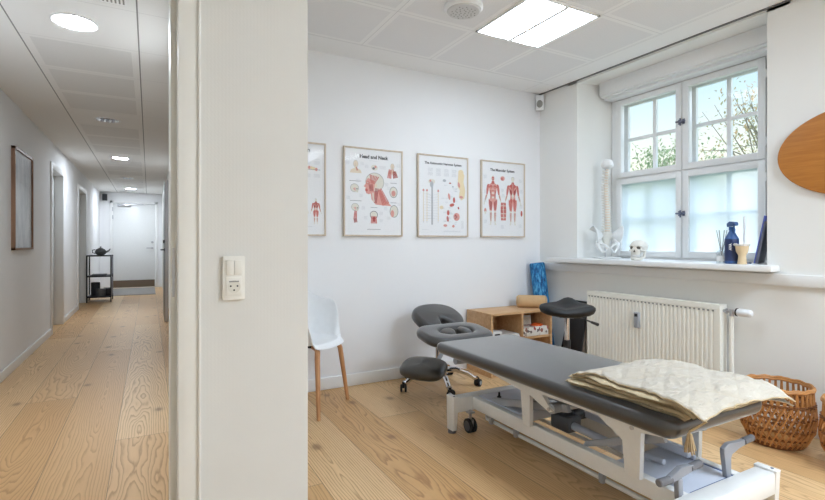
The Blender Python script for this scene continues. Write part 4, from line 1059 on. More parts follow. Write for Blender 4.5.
def star_base(t, rad, hub_z, metal, ang0, hub_r=.035, arm=.016, arch=.055, wheel=.026):
    for k in range(5):
        a = R(ang0 + 72 * k); c, s_ = math.cos(a), math.sin(a)
        P = lambda r, z: (r * c, r * s_, z)
        obj('leg', MB().tube([P(.02, hub_z), P(rad * .45, hub_z + .008), P(rad * .75, hub_z - arch * .35), P(rad * .93, hub_z - arch), P(rad, wheel * 2 + .012)], [arm * 1.25, arm * 1.15, arm, arm * .9, arm * .85], 10), metal, t, local=True)
        T = Matrix.Translation((rad * c, rad * s_, 0)) @ Matrix.Rotation(a + 1.0, 4, 'Z')
        cs = obj('caster', MB().cyl(T @ Vector((0, 0, wheel * 1.4)), T @ Vector((0, 0, wheel * 2 + .016)), .011, seg=10).box(-.016, .024, -.008, .008, wheel * 1.1, wheel * 2.1, .004, T), M['dark'], t, local=True)
        for sg in (-1, 1):
            obj('wheel', MB().tube([T @ Vector((.008, sg * .009, wheel)), T @ Vector((.008, sg * .011, wheel)), T @ Vector((.008, sg * .022, wheel)), T @ Vector((.008, sg * .025, wheel))], [wheel * .9, wheel, wheel, wheel * .75], 18), M['rubber'], cs, local=True)
            obj('hub_cap', MB().cyl(T @ Vector((.008, sg * .024, wheel)), T @ Vector((.008, sg * .0265, wheel)), wheel * .55, seg=14), M['grey_metal'], cs, local=True)
star_base(t, .26, .105, M['chrome'], 20)

# ------------------------------------------------------------------ kneeling chair
t = thing('kneeling_chair', 'dark grey kneeling chair on chrome star base with casters', 'kneeling chair', (2.05, 3.34, 0), R(219))
star_base(t, .32, .125, M['chrome'], -36, arm=.021, arch=.06, wheel=.029)
obj('hub', MB().lathe([(.04, .09), (.044, .10), (.044, .15), (.034, .175)], seg=20), M['blue_plastic'], t, local=True)
obj('column', MB().cyl((0, 0, .10), (0, 0, .52), .020), M['chrome'], t, local=True)
obj('arm_bar', MB().tube([(.03, .05, .46), (.10, .10, .34), (.20, .04, .19)], .017, 10).box(-.045, .045, -.05, .05, .45, .47, .004), M['grey_metal'], t, local=True)
T = Matrix.Translation((.325, 0, .215)) @ rotm('Y', 24)
kp = MB(); rs = []
L, Wd = .180, .110
def bol(q, kk):
    z = [(.0, -.045), (.62, -.045), (.9, -.036), (1.0, -.014), (.98, .012), (.85, .036), (.55, .052), (.2, .058), (.02, .058)][kk]
    return z
for kk in range(9):
    k, z = bol(0, kk); k = max(k, .02)
    rs.append([T @ Vector((Wd * k * math.copysign(abs(math.cos(a)) ** .6, math.cos(a)) * (1 + .08 * math.sin(a)), L * (k if k > .3 else k) * math.copysign(abs(math.sin(a)) ** .6, math.sin(a)), z * (1 - .15 * abs(math.sin(a))))) for a in [2 * PI * i / 40 for i in range(40)]])
kp.rings(rs)
obj('knee_pad', kp, M['vinyl_olive'], t, local=True, smooth=60)
# seat: broad oval pad with an arched notch at its front edge
T = Matrix.Translation((0, 0, .535)) @ rotm('Z', 58) @ rotm('Y', 26)
out = []
for i in range(72):
    a = 2 * PI * (i + .5) / 72
    x = .175 * math.copysign(abs(math.cos(a)) ** .8, math.cos(a)); y = .222 * math.copysign(abs(math.sin(a)) ** .9, math.sin(a))
    if x > 0: x -= .15 * math.exp(-((y - .0) / .05) ** 2)
    out.append((x, y))
obj('seat', MB().pad(out, -.035, .05, .036, T), M['vinyl'], t, local=True, smooth=60)

# ------------------------------------------------------------------ treatment table
tb = thing('treatment_table', 'grey upholstered treatment table on white lifting frame', 'treatment table', (1.93, 1.86, 0))
X0, X1, Y0, Y1, TZ0, TZ1 = 1.612, 2.245, 1.055, 2.675, .440, .512
obj('cushion', MB().pad(rrect(X0, X1, Y0, Y1, .055), TZ0, TZ1, .026, rb=.044), M['vinyl'], tb, smooth=60)
# headrest, tilted up a little
out = [(x + .02 * (1 if x < 1.9 else -1) * 0, y) for x, y in rrect(1.635, 2.175, 0, .35, .13, 8)]; n = len(out)
cx, cy = 1.915, .17
def ang(p): return math.atan2(p[1] - cy, p[0] - cx)
hole = [(cx + .132 * math.cos(ang(p)), cy + .074 * math.sin(ang(p))) for p in out]
T = Matrix.Translation((0, 2.698, .468)) @ rotm('X', 8)
hr = obj('headrest', MB().pad(out, -.026, .045, .034, T, hole), M['vinyl'], tb, smooth=60)
for sg, nm in ((-1, 'face_cushion'), (1, 'face_cushion')):
    pts = []
    for i in range(24):
        a = 2 * PI * i / 24; pts.append((.054 * math.cos(a) * (1.0 + .15 * math.sin(a)), .066 * math.sin(a)))
    TT = T @ Matrix.Translation((cx + sg * .066, cy - .0, 0.004)) @ rotm('Y', sg * 12)
    obj(nm, MB().pad(pts, -.03, .046, .030, TT), M['vinyl_olive'], hr, smooth=60)
obj('face_opening', MB().box(cx - .12, cx + .12, cy - .058, cy + .058, -.036, -.026, 0, T), M['dark'], hr)
obj('headrest_tube', MB().cyl((1.80, 2.55, .405), (1.80, 2.90, .425), .014).cyl((2.06, 2.55, .405), (2.06, 2.90, .425), .014).cyl((1.74, 2.62, .385), (2.12, 2.62, .385), .022), M['grey_metal'], tb)
# top frame
for x in (1.735, 2.13):
    T = Matrix.Translation((x, 0, 0)) @ rotm('Z', 90) @ rotm('X', 90)     # local x -> world y, local y -> world z
    b = MB().prism([(1.14, .442), (2.58, .442), (2.58, .418), (2.2, .400), (1.97, .375), (1.955, .20), (1.90, .20), (1.905, .37), (1.765, .318), (1.745, .33), (1.82, .395), (1.47, .400), (1.345, .335), (1.335, .20), (1.265, .20), (1.262, .395), (1.14, .410)], -.012, .012, T, .002)
    ot = obj('top_frame', b, M['white_metal'], tb, smooth=25)
    for yy, zz in ((1.765, .335), (1.30, .40)): obj('bolt', MB().cyl((x - .017, yy, zz), (x + .017, yy, zz), .009, seg=12), M['steel'], ot)
obj('cross_member', MB().cyl((1.735, 1.765, .335), (2.13, 1.765, .335), .026), M['grey_metal'], tb)
obj('cross_member', MB().box(1.74, 2.125, 1.20, 1.24, .405, .44), M['white_metal'], tb)
obj('cross_member', MB().box(1.74, 2.125, 2.40, 2.44, .405, .44), M['white_metal'], tb)
# scissor arms between base and top
for x in (1.80, 2.06):
    T = Matrix.Translation((x, 0, 0)) @ rotm('Z', 90) @ rotm('X', 90)
    obj('scissor_arm', MB().prism([(2.30, .19), (2.30, .23), (1.72, .36), (1.70, .325)], -.012, .012, T, .003), M['grey_metal'], tb)
    obj('scissor_arm', MB().prism([(1.62, .19), (1.60, .225), (1.22, .395), (1.20, .36)], -.012, .012, T, .003), M['grey_metal'], tb)
ac = obj('actuator', MB().cyl((1.93, 1.90, .205), (1.93, 1.36, .19), .020).cyl((1.93, 1.60, .197), (1.93, 1.30, .215), .012), M['grey_light'], tb)
obj('motor', MB().box(1.89, 1.99, 1.80, 1.93, .165, .25, .015).cyl((1.96, 1.85, .24), (2.09, 1.85, .24), .034), M['caster'], ac)
obj('push_rod', MB().box(2.03, 2.06, 1.26, 1.86, .225, .262, .004).box(2.075, 2.09, 1.26, 1.9, .21, .225), M['grey_light'], tb)
# base frame
BZ0, BZ1 = .135, .208
for x in (1.765, 2.115): obj('base_rail', MB().box(x - .02, x + .02, 1.08, 2.46, BZ0, BZ1, .004), M['white_metal'], tb)
for y0 in (2.43, 1.025): obj('cross_bar', MB().box(1.625, 2.25, y0, y0 + .075, .125, .212, .005), M['white_metal'], tb)
for x, sx in ((1.62, -1), (2.255, 1)):
    for yc in (2.467, 1.062):
        T = Matrix.Translation((x, yc, 0))
        b = MB(); rs = []
        for z, hw, hd, dx in ((.018, .016, .032, sx * .004), (.205, .018, .042, 0), (.222, .018, .044, 0)):
            rs.append([(x + dx - hw, yc - hd, z), (x + dx + hw, yc - hd, z), (x + dx + hw, yc + hd, z), (x + dx - hw, yc + hd, z)])
        b.rings(rs); b._bev(list(b.bm.faces), .004, 2)
        lg = obj('leg', b, M['white_metal'], tb)
        obj('foot_pad', MB().cyl((x + sx * .004, yc, 0), (x + sx * .004, yc, .018), .024, seg=16), M['grip'], lg)
        obj('bolt', MB().cyl((x - .002, yc - .02, .222), (x - .002, yc - .02, .2245), .006, seg=10), M['slate'], lg)
for x in (1.715, 2.165):
    for yc in (2.425, 1.20):
        w_ = .043
        yy = yc - .01
        c = obj('caster', MB().cyl((x, yy, .06), (x, yy, .135), .009, seg=10).box(x - .02, x + .02, yy - .02, yy + .02, .118, .128).box(x - .006, x + .006, yy - .03, yy + .02, .04, .085, .004), M['steel'], tb)
        for sg in (-1, 1):
            wl = obj('wheel', MB().tube([(x + sg * .007, yy, w_), (x + sg * .009, yy, w_), (x + sg * .021, yy, w_), (x + sg * .024, yy, w_)], [w_ * .9, w_, w_, w_ * .82], 22), M['rubber'], c)
            obj('hub_cap', MB().cyl((x + sg * .0235, yy, w_), (x + sg * .026, yy, w_), w_ * .68, seg=18), M['caster'], c)
obj('activation_bar', MB().tube([(1.80, 1.2, .085), (1.80, 2.36, .085), (1.82, 2.395, .085), (2.06, 2.395, .085), (2.08, 2.36, .085), (2.08, 1.2, .085)], .011, 10), M['white_metal'], tb)
for y_ in (1.5, 2.08, 2.30): obj('bar_bracket', MB().box(1.775, 1.80, y_ - .012, y_ + .012, .075, .137, .002), M['grey_metal'], tb)
sh = obj('control_box', MB().box(1.787, 2.093, 2.06, 2.425, .150, .214, .004), M['grey_light'], tb)
obj('knob', MB().lathe([(.012, .214), (.014, .221), (.007, .227), (.006, .246), (.002, .250)], T=Matrix.Translation((1.86, 2.32, 0)), seg=14), M['dark'], sh)
obj('cap', MB().cyl((1.88, 2.20, .213), (1.88, 2.20, .216), .012, seg=14), M['slate'], sh)
cp = obj('cover_plate', MB().box(1.787, 2.093, 1.102, 1.43, .180, .203, .003), M['grey_light'], tb)
obj('edge_seal', MB().box(2.086, 2.092, 1.104, 1.428, .2031, .2045).box(1.80, 2.092, 1.104, 1.109, .2031, .2045), M['blue_plastic'], cp)
# foot pedals
def pedal(x, y, arms, up):
    T = Matrix.Translation((x, y, 0)) @ rotm('X', 90)
    b = MB()
    if len(arms) == 1:
        dx = arms[0]
        b.prism([(-.013, .19), (.017, .19), (.012, up - .05), (.022, up - .034), (dx * .6, up - .022), (dx, up - .018), (dx, up + .004), (dx * .55, up + .004), (.012, up + .010), (-.004, up + .010), (-.036, up - .004), (-.034, up - .022)], -.009, .009, T, .002)
    else:
        b.prism([(-.014, .19), (.014, .19), (.006, up - .03), (-.020, up - .03)], -.010, .010, T, .002)
        b.prism([(arms[0], up - .036), (arms[1], up - .016), (arms[1], up + .006), (0, up + .012), (arms[0], up - .012)], -.0105, .0105, T, .002)
    p = obj('pedal', b, M['pedal'], tb, smooth=25)
    for dx in arms:
        sg = 1 if dx > 0 else -1; zc = up - (.024 if dx < 0 else .006)
        obj('grip', MB().tube([(x + dx - sg * .012, y, zc), (x + dx + sg * .055, y, zc + .003), (x + dx + sg * .059, y, zc + .003)], [.0145, .0145, .011], 16), M['grip'], p)
pedal(2.06, 1.115, (.13,), .328)
pedal(1.745, 1.115, (-.065, .075), .30)

# ------------------------------------------------------------------ quilt
t = thing('folded_quilt', 'cream quilted blanket folded in layers on the treatment table foot', 'blanket', (1.95, 1.3, TZ1))
QX0, QX1, QY0, QY1 = 1.655, 2.29, .985, 1.585
def dropz(x, y):
    """how far cloth sinks past the table's edges"""
    d = 0.0
    if y < Y0 + .02: d += ((Y0 + .02 - y) * 1.0) ** 1.3 * .55
    if x > X1 - .02: d += (x - (X1 - .02)) ** 1.3 * .3
    return d
def wav(x, y, s_):
    h = noise.noise(Vector((x * 5.5, y * 7.5, s_))) * .009
    u = x * .85 + y * .5; v = y * .85 - x * .5
    h += (.5 - abs(noise.noise(Vector((u * 8, v * 26, s_ + 9))))) * .0036       # sharp little creases
    h += noise.noise(Vector((u * 22, v * 48, s_ + 3))) * .0022
    a = abs(((x * .62 + y) * 5.2) % 1 - .5); c = abs(((x * .62 - y) * 5.2) % 1 - .5)
    return h - .0045 + .0050 * min(1, min(a, c) / .14)                           # quilted diamonds
b = MB(); under = MB(); NL = 5; lay = []
for k in range(NL):
    th = .0130
    x0 = QX0 + (.016, .0, .014, -.002, .010)[k]; x1 = QX1 - (.06, .05, .035, .02, .0)[k]
    y0 = QY0 + (.062, .050, .038, .028, .0)[k]; y1 = QY1 - (.012, .0, .02, .004, .012)[k]
    zb = TZ1 + .001 + k * .0148
    def P(u, v, top, x0=x0, x1=x1, y0=y0, y1=y1, zb=zb, th=th, k=k):
        # edges bow a little, as hand-folded cloth does
        e = min(u, 1 - u) * (x1 - x0); f = min(v, 1 - v) * (y1 - y0); ed = min(e, f)
        x = x0 + (x1 - x0) * u; y = y0 + (y1 - y0) * v
        x += .012 * math.sin(v * 5 + k) * (1 - u) + .006 * math.sin(v * 17 + k * 2) * (1 - u) + .008 * math.sin(v * 6 + k) * u
        y += .010 * math.sin(u * 6 + k * 1.3) * (1 - v) + .010 * math.sin(u * 5 + k) * v
        prof = math.sqrt(max(0, 1 - (1 - min(1, ed / .008)) ** 2))
        z = zb + th / 2 + (th / 2 * prof if top else -th / 2 * prof)
        z += .012 * math.sin(PI * u) * math.sin(PI * v) * (k / NL)
        wv = wav(x, y, 1.0)
        z += max(0, wv + .006) * (k / NL) * (1.3 if top else .6)
        if k == NL - 1 and not top: z -= .020 * max(0, 1 - math.hypot(x1 - x - .03, y - y0 - .02) / .16)      # the rolled corner
        z -= dropz(x, y) * (1 if k else .6)
        # the stack thins towards its back and right edges
        z -= .030 * max(0, 1 - (y1 - y) / .13) ** 1.5 * (k / NL) + .030 * max(0, 1 - (x1 - x) / .16) ** 1.5 * (k / NL) + .016 * max(0, 1 - (y - y0) / .10) ** 1.5 * (k / NL)
        return (x, y, z)
    nn = 110 if k == NL - 1 else 60
    tgt = b if k == NL - 1 else under
    tgt.grid(lambda u, v: P(u, v, True), nn, nn); tgt.grid(lambda u, v: P(u, v, False), nn, nn)
    if k == NL - 1: lay = [P(i / 60, 0, True) for i in range(61)] + [P(1, j / 60, True) for j in range(1, 61)]; corner = P(0, 0, True); top_left = [P(0, j / 60, True) for j in range(60, 0, -1)]
bmesh.ops.remove_doubles(b.bm, verts=b.bm.verts[:], dist=.0005)
bmesh.ops.remove_doubles(under.bm, verts=under.bm.verts[:], dist=.0005)
obj('cloth', b, M['quilt'], t, smooth=70)
obj('folded_layers', under, M['lining'], t, smooth=70)
obj('piping', MB().tube([(x, y, z + .0005) for x, y, z in top_left + lay], .0030, 8), M['piping'], t)
b = MB(); c0 = Vector((1.672, 1.030, .478))
b.tube([Vector(corner) + Vector((.02, .0, -.006)), c0 + Vector((.0, -.0, .008)), c0], [.003, .004, .006], 8)
for i in range(22):
    a = i * 2.4; r_ = .0014 * math.sqrt(i) * 1.6
    o2 = Vector((r_ * math.cos(a), r_ * math.sin(a), 0)); b.tube([c0 + o2 * .6, c0 + o2 * 1.3 + Vector((0, 0, -.03)), c0 + o2 * 2.0 + Vector((.002, 0, -.062 - .006 * math.sin(i)))], .0026, 5)
obj('tassel', b, M['tassel'], t)

# ------------------------------------------------------------------ radiator
t = thing('radiator', 'cream ribbed panel radiator on the wall under the window sill', 'radiator', (3.40, 2.4, .15))
ra, rb, rz0, rz1, rx = 1.865, 2.975, .15, .735, 3.355
poly = []; n = 34; pit = (rb - ra - .03) / n
poly.append((rx + .075, ra)); poly.append((rx, ra)); y = ra + .015
for i in range(n):
    poly += [(rx, y + pit * .15), (rx, y + pit * .55), (rx + .007, y + pit * .68), (rx + .007, y + pit * .92)]; y += pit
poly += [(rx, rb - .012), (rx, rb), (rx + .075, rb)]
b = MB().prism(poly, rz0, rz1)
b.box(rx - .002, rx + .004, ra, rb, rz1 - .035, rz1 + .003, .003).box(rx - .001, rx + .004, ra, rb, rz0, rz0 + .03, .002)
b.box(rx, rx + .08, ra - .006, ra, rz0 + .02, rz1, .002).box(rx, rx + .08, rb, rb + .006, rz0 + .02, rz1, .002)
obj('panel', b, M['radiator'], t, smooth=20)
b = MB(); y = ra + .015
for i in range(n): b.box(rx - .0035, rx - .001, y + pit * .60, y + pit * 1.0, rz1 - .048, rz1 - .038); y += pit
obj('slots', b, M['slot'], t, smooth=0)
hm = obj('heat_meter', MB().box(rx - .030, rx - .001, 2.455, 2.495, .490, .610, .004), M['grey_metal'], t)
obj('display', MB().box(rx - .032, rx - .029, 2.462, 2.488, .578, .600), M['dark'], hm)
for yy in (2.05, 2.75): obj('bracket', MB().box(rx + .07, WX - .001, yy - .015, yy + .015, .25, .65), M['radiator'], t)
vb = obj('valve', MB().cyl((3.395, 1.86, .695), (3.395, 1.775, .695), .011, seg=14).cyl((3.395, 1.835, .695), (3.395, 1.845, .695), .018, seg=6).cyl((3.395, 1.808, .665), (3.395, 1.808, .71), .014, seg=14).cyl((3.395, 1.785, .695), (3.395, 1.775, .695), .019, seg=16), M['steel'], t)
obj('thermostat_knob', MB().tube([(3.395, 1.775, .695), (3.395, 1.765, .695), (3.395, 1.700, .695), (3.395, 1.690, .695), (3.395, 1.682, .695)], [.020, .025, .025, .022, .014], 20), M['white_plastic'], vb)
obj('knob_collar', MB().cyl((3.395, 1.777, .695), (3.395, 1.769, .695), .0265, seg=20), M['dark'], vb)
obj('pipe', MB().cyl((3.395, 1.808, 0), (3.395, 1.808, .672), .0135, seg=16), M['radiator'], t)

# ------------------------------------------------------------------ oval board
t = thing('balance_board', 'oval honey-coloured wooden board hung on the wall right of window', 'wooden board', (WX, 1.14, 1.67))
T = Matrix.Translation((WX - .002, 1.14, 1.672)) @ rotm('Z', -90) @ rotm('X', 90)
pts = [(.42 * math.cos(2 * PI * i / 72), .262 * math.sin(2 * PI * i / 72)) for i in range(72)]
obj('panel', MB().pad(pts, 0.004, .026, .006, T), M['board'], t, smooth=50)
obj('hanger', MB().cyl((WX, 1.14, 1.80), (WX - .006, 1.14, 1.80), .012, seg=10), M['steel'], t)

# ------------------------------------------------------------------ rattan baskets
def basket(loc, rotz, label, S=.84):
    t = thing('rattan_basket', label, 'basket', loc, rotz, 'rattan baskets')
    def rad(z):
        P = [(0, .150), (.04, .172), (.10, .203), (.16, .212), (.22, .207), (.28, .200), (.33, .198)]
        for (a, ra_), (b_, rb_) in zip(P[:-1], P[1:]):
            if a <= z <= b_: q = (z - a) / (b_ - a); q = q * q * (3 - 2 * q); return S * (ra_ + (rb_ - ra_) * q)
        return P[-1][1] * S
    b = MB(); Z0, Z1 = .012, .245
    for fam in (1, -1):
        for i in range(34):
            a0 = 2 * PI * (i + (.25 if fam < 0 else 0)) / 34; pts = []
            for k in range(10):
                z = Z0 + (Z1 - Z0) * k / 9; a = a0 + fam * .62 * k / 9; r_ = rad(z) + fam * .0032
                pts.append((r_ * math.cos(a), r_ * math.sin(a), z))
            b.tube(pts, .0048, 5)
    obj('lattice', b.use(M['rattan']), M['rattan'], t, local=True)
    b = MB()
    for i in range(36):
        a = 2 * PI * i / 36
        for d_ in (-.012, .012): b.tube([(rad(z) * math.cos(a + d_ / .2 * (1 + (z - .24) * 3)) * .995, rad(z) * math.sin(a + d_ / .2 * (1 + (z - .24) * 3)) * .995, z) for z in (.22, .27, .325)], .0045, 5)
    obj('staves', b, M['rattan'], t, local=True)
    b = MB()
    for z, w_ in ((.055, 2), (.11, 2), (.175, 2), (.240, 3)):
        for j in range(w_):
            pts = [((rad(z) + .005 * math.cos(i * PI / 2 * 1.0 + j * PI)) * math.cos(2 * PI * i / 104), (rad(z) + .005 * math.cos(i * PI / 2 + j * PI)) * math.sin(2 * PI * i / 104), z + .006 * j) for i in range(104)]
            b.tube(pts, .0045, 5, loop=True)
    obj('binding', b, M['rattan_dark'], t, local=True)
    b = MB()
    for j, (r_, z) in enumerate(((.203 * S, .330), (.194 * S, .326), (.199 * S, .338))): b.tube([(r_ * math.cos(2 * PI * i / 64), r_ * math.sin(2 * PI * i / 64), z + .003 * math.sin(i * 1.3)) for i in range(64)], .0075, 8, loop=True)
    obj('rim', b, M['rattan'], t, local=True)
    b = MB().lathe([(.002, .008), (.146 * S, .008), (.146 * S, .014), (.002, .014)], seg=40)
    obj('base', b, M['rattan_base'], t, local=True)
    b = MB()
    for j in range(3): b.tube([((.150 * S + .004 * j) * math.cos(2 * PI * i / 56), (.150 * S + .004 * j) * math.sin(2 * PI * i / 56), .006 + .007 * j) for i in range(56)], .006, 6, loop=True)
    obj('foot_ring', b, M['rattan_dark'], t, local=True)
    return t
basket((3.19, 1.452, 0), 0.2, 'woven rattan basket on the floor below the radiator valve')
basket((3.185, 1.012, 0), 1.1, 'wider rattan basket cut off by the right edge of the photo', 1.03)

# ------------------------------------------------------------------ window sill objects
SZ = 1.012
t = thing('spine_model', 'white model of a human spine with pelvis on a stand on the sill', 'spine model', (3.60, 2.97, SZ), R(238))
b = MB().box(-.10, .10, -.09, .09, 0, .012, .004)
obj('stand', b, M['bone_white'], t, local=True)
obj('rod', MB().tube([(-.055, 0, .01), (-.055, 0, .80), (-.03, 0, .83)], .006, 8), M['steel'], t, local=True)
def spine_x(q):     # q from 0 sacrum to 1 neck: S-curve, x = forward
    return .022 * math.sin(q * 2 * PI * .95 + .4) - .005
nv = 24
for i in range(nv):
    q = i / (nv - 1); z = .235 + .545 * q; x = spine_x(q); r_ = .031 - .014 * q
    b = MB().use(M['bone'])
    b.lathe([(r_ * .92, -.0075), (r_ * .85, 0), (r_ * .92, .0075)], T=Matrix.Translation((x, 0, z)) @ Matrix.Scale(.8, 4, (1, 0, 0)), seg=12)
    b.tube([(x - .012, 0, z), (x - .03, 0, z - .006), (x - .042 + .008 * q, 0, z - .016)], [.008, .006, .004], 6)
    for sg in (-1, 1): b.tube([(x - .012, sg * .010, z), (x - .02, sg * .028, z + .002), (x - .024, sg * (.046 - .014 * q), z + .004)], [.008, .007, .004], 6)
    if i % 1 == 0:
        b.use(M['disc']).lathe([(r_ * .8, .0075), (r_ * .86, .0115), (r_ * .8, .0155)], T=Matrix.Translation((x, 0, z)) @ Matrix.Scale(.8, 4, (1, 0, 0)), seg=12)
    obj('vertebra', b, M['bone'], t, local=True)
b = MB(); T = Matrix.Translation((spine_x(1), 0, .815))
b.rings([[T @ Vector((.004 + .062 * k * math.cos(a), .052 * k * math.sin(a), z)) for a in [2 * PI * i / 24 for i in range(24)]] for k, z in ((.35, -.012), (.8, -.006), (1.0, .012), (.98, .032), (.8, .055), (.45, .068), (.05, .072))])
obj('skull_base', b, M['bone_white'], t, local=True)
b = MB(); rs = []
for z, w_, d_, x in ((.225, .045, .022, 0), (.19, .048, .020, -.012), (.15, .032, .015, -.022), (.11, .016, .010, -.020), (.08, .006, .005, -.010)):
    rs.append([(x + d_ * math.cos(a), w_ * math.sin(a), z) for a in [2 * PI * i / 16 for i in range(16)]])
b.rings(rs); obj('sacrum', b, M['bone'], t, local=True)
for sg in (-1, 1):
    b = MB()
    def il(u, v, sg=sg):       # flaring wing of the hip bone
        a = R(-60 + 190 * u); w_ = .086 * (1 + .12 * math.sin(a * 2))
        cx_, cz_ = -.005, .205
        x = cx_ + w_ * math.cos(a) * v * .95; z = cz_ + w_ * 1.0 * math.sin(a) * v
        y = .045 + .085 * v * (.6 + .5 * u) - .02 * (1 - v)
        return (x, sg * y, z)
    b.grid(il, 20, 8)
    b.tube([(.0, sg * .058, .175), (.012, sg * .085, .135), (.018, sg * .080, .095), (.030, sg * .055, .060), (.05, sg * .030, .062), (.064, sg * .008, .090), (.056, sg * .032, .118), (.02, sg * .075, .135)], [.016, .022, .016, .011, .008, .008, .009, .012], 12)
    ho = obj('hip_bone', b, M['bone_white'], t, local=True, smooth=60)
    md = ho.modifiers.new('solid', 'SOLIDIFY'); md.thickness = .008

t = thing('skull_model', 'small white human skull model on the sill beside the spine model', 'skull', (3.41, 2.52, SZ), R(196)); t.scale = (1.14, 1.14, 1.14)
b = MB(); rs = []
for i in range(17):        # cranium, x forward
    th = PI * i / 16; q = max(math.sin(th), .02)
    rs.append([(-.020 + .076 * q * math.cos(a) * (1.0 if math.cos(a) < 0 else .90), .058 * q * math.sin(a), .098 - .047 * math.cos(th)) for a in [2 * PI * k / 28 for k in range(28)]])
b.rings(rs)
b.rings([[(.012 + dx + w_ * .95 * math.cos(a), w_ * .92 * math.sin(a), z) for a in [2 * PI * k / 20 for k in range(20)]] for z, w_, dx in ((.100, .040, .006), (.083, .041, .012), (.068, .040, .014), (.052, .031, .020), (.040, .026, .024))])
for sg in (-1, 1): b.tube([(.048, sg * .036, .072), (.02, sg * .050, .070), (-.020, sg * .052, .076)], .0055, 8)
for sg in (-1, 1): b.tube([(.058, sg * .006, .101), (.056, sg * .024, .104), (.040, sg * .042, .098)], .006, 8)
obj('cranium', b, M['bone'], t, local=True, smooth=60)
b = MB()
b.tube([(-.012, -.044, .066), (-.006, -.040, .026), (.028, -.028, .012), (.052, 0, .011), (.028, .028, .012), (-.006, .040, .026), (-.012, .044, .066)], [.008, .010, .011, .012, .011, .010, .008], 10)
obj('jaw', b, M['bone'], t, local=True, smooth=60)
for sg in (-1, 1): obj('eye_socket', MB().ell((.046, sg * .0195, .087), (.014, .0145, .0125)), M['socket_dark'], t, local=True)
obj('nose_opening', MB().prism([(-.007, 0), (.007, 0), (0, .019)], .050, .0655, Matrix.Translation((0, 0, .058)) @ Matrix(((0, 0, 1, 0), (1, 0, 0, 0), (0, 1, 0, 0), (0, 0, 0, 1)))), M['socket_dark'], t, local=True)
b = MB()
for z in (.029, .038):
    for k in range(9):
        a = R(-50 + 100 * k / 8); b.box(.022 + .030 * math.cos(a) - .003, .022 + .030 * math.cos(a) + .004, .028 * math.sin(a) - .0028, .028 * math.sin(a) + .0028, z - .0046, z + .0046, .001)
obj('teeth', b, M['bone_white'], t, local=True)

t = thing('reed_diffuser', 'clear glass reed diffuser with thin sticks on the sill', 'diffuser', (3.42, 1.885, SZ))
T = Matrix.Translation((3.42, 1.885, SZ))
obj('bottle', MB().lathe([(.030, 0), (.033, .004), (.033, .07), (.028, .082), (.013, .09), (.013, .108), (.016, .11)], T=T, seg=24, cap1=False), M['vase_glass'], t)
obj('liquid', MB().lathe([(.029, .004), (.029, .05), (.002, .05)], T=T, seg=20), glass('diffuser_oil', (.93, .93, .9, 1), .08), t)
obj('label_sticker', MB().lathe([(.0335, .015), (.0335, .052)], T=T, seg=24, cap0=False, cap1=False), M['paper'], t)
for i in range(6):
    a = i * 1.05; obj('reed', MB().cyl((3.42 + .006 * math.cos(a), 1.885 + .006 * math.sin(a), SZ + .02), (3.42 - .030 * math.cos(a), 1.885 - .030 * math.sin(a), SZ + .225), .0022, seg=6), M['slot'], t)

t = thing('spray_bottle', 'navy blue spray bottle with trigger head on the sill', 'spray bottle', (3.41, 1.815, SZ))
T = Matrix.Translation((3.41, 1.815, SZ))
obj('bottle', MB().lathe([(.036, 0), (.041, .005), (.041, .165), (.038, .172), (.016, .215), (.014, .225)], T=T, seg=28), M['bottle_blue'], t)
obj('label_sleeve', MB().lathe([(.0414, .02), (.0414, .163)], T=T, seg=28, cap0=False, cap1=False), M['bottle_label'], t)
TT = T @ rotm('Z', 240)
hd = obj('spray_head', MB().cyl(T @ Vector((0, 0, .222)), T @ Vector((0, 0, .245)), .017, seg=16).prism([(-.035, .245), (.045, .252), (.052, .262), (.045, .276), (-.01, .282), (-.04, .268)], -.012, .012, TT @ rotm('X', 90), .003), M['bottle_blue'], t)
obj('trigger', MB().tube([TT @ Vector((.022, 0, .25)), TT @ Vector((.030, 0, .225)), TT @ Vector((.024, 0, .205))], .005, 8), M['bottle_blue'], hd)
lt = MB()
# vertical white lettering wrapped on the side that faces the room
me_T = T @ rotm('Z', 196) @ Matrix.Translation((.0424, 0, .112)) @ rotm('Z', 90) @ rotm('X', 90) @ rotm('Z', 90)
text_mesh(lt, 'AVA', .022, 0, -.008, me_T, .0010)
obj('lettering', lt, M['paper'], t, smooth=0, recalc=False)

t = thing('wooden_beaker', 'beige waisted beaker with milky rim before the spray bottle', 'beaker', (3.385, 1.738, SZ))
T = Matrix.Translation((3.385, 1.738, SZ))
obj('cup', MB().lathe([(.025, 0), (.027, .003), (.022, .045), (.022, .058), (.034, .082), (.038, .118), (.037, .122)], T=T, seg=24), M['cup'], t)
obj('collar', MB().lathe([(.040, .118), (.044, .124), (.044, .130), (.034, .132)], T=T, seg=24).tube([T @ Vector((.0, .036, .125)), T @ Vector((.0, .062, .132))], [.012, .004], 8), M['frost_cup'], t)
t = thing('glass_rod', 'tall thin pale rod on a dark foot on the sill', 'rod', (3.47, 1.775, SZ))
obj('foot', MB().box(3.445, 3.495, 1.735, 1.80, SZ, SZ + .010, .002), M['slate'], t)
obj('shaft', MB().cyl((3.47, 1.768, SZ + .01), (3.47, 1.768, SZ + .315), .006, seg=10), M['white_plastic'], t)
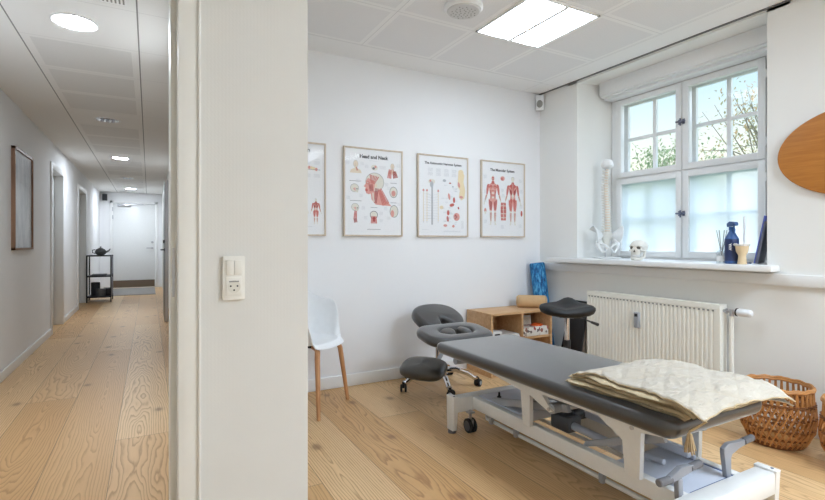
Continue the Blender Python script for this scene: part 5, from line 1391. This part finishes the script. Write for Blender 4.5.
t = thing('leaning_folder', 'blue and grey folder leaning against the right side of the window niche', 'folder', (3.47, 1.70, SZ))
T = Matrix.Translation((3.585, 1.738, SZ + .004)) @ rotm('Z', 16.2) @ rotm('X', 10.5)
obj('cover', MB().box(-.11, .11, .0, .010, 0, .315, .001, T), M['bluebook'], t)
obj('pages', MB().box(-.118, .105, -.014, .0, .003, .28, .001, T), M['slate'], t)

# ------------------------------------------------------------------ light
wd = bpy.data.worlds.new('sky'); scene.world = wd; wd.use_nodes = True
nt = wd.node_tree; bg = nt.nodes['Background']
tc = nt.nodes.new('ShaderNodeTexCoord'); sx = nt.nodes.new('ShaderNodeSeparateXYZ'); rp = nt.nodes.new('ShaderNodeValToRGB')
nt.links.new(tc.outputs['Generated'], sx.inputs[0]); nt.links.new(sx.outputs[2], rp.inputs[0]); nt.links.new(rp.outputs[0], bg.inputs[0])
e = rp.color_ramp.elements; e[0].position = 0.0; e[0].color = lin((222, 232, 222)); e[1].position = .5; e[1].color = lin((120, 184, 238))
x_ = e.new(.14); x_.color = lin((240, 244, 228)); x_ = e.new(.27); x_.color = lin((196, 226, 242))
bg.inputs[1].default_value = 0.66

sl = bpy.data.lights.new('overcast_sun', 'SUN'); sl.energy = 2.6; sl.angle = R(70); sl.color = lin((232, 242, 255))[:3]
so = bpy.data.objects.new('overcast_sun', sl); COL.objects.link(so); so.location = (12, 4, 9)
so.rotation_euler = Vector((-1.0, -.10, -.75)).to_track_quat('-Z', 'Y').to_euler()

# ------------------------------------------------------------------ camera
cd = bpy.data.cameras.new('camera'); cam = bpy.data.objects.new('camera', cd); COL.objects.link(cam)
cam.location = (0, 0, 1.15); yaw = math.atan(263.5 / 484.0)
cam.rotation_euler = (PI / 2, 0, -yaw)
cd.sensor_width = 36; cd.lens = 484.0 / 825.0 * 36.0; cd.shift_y = -7.0 / 825.0; cd.clip_start = .05; cd.clip_end = 200
scene.camera = cam
vs = scene.view_settings; vs.view_transform = 'Standard'; vs.look = 'None'; vs.exposure = 0.97; vs.gamma = 1.0; vs.use_curve_mapping = False
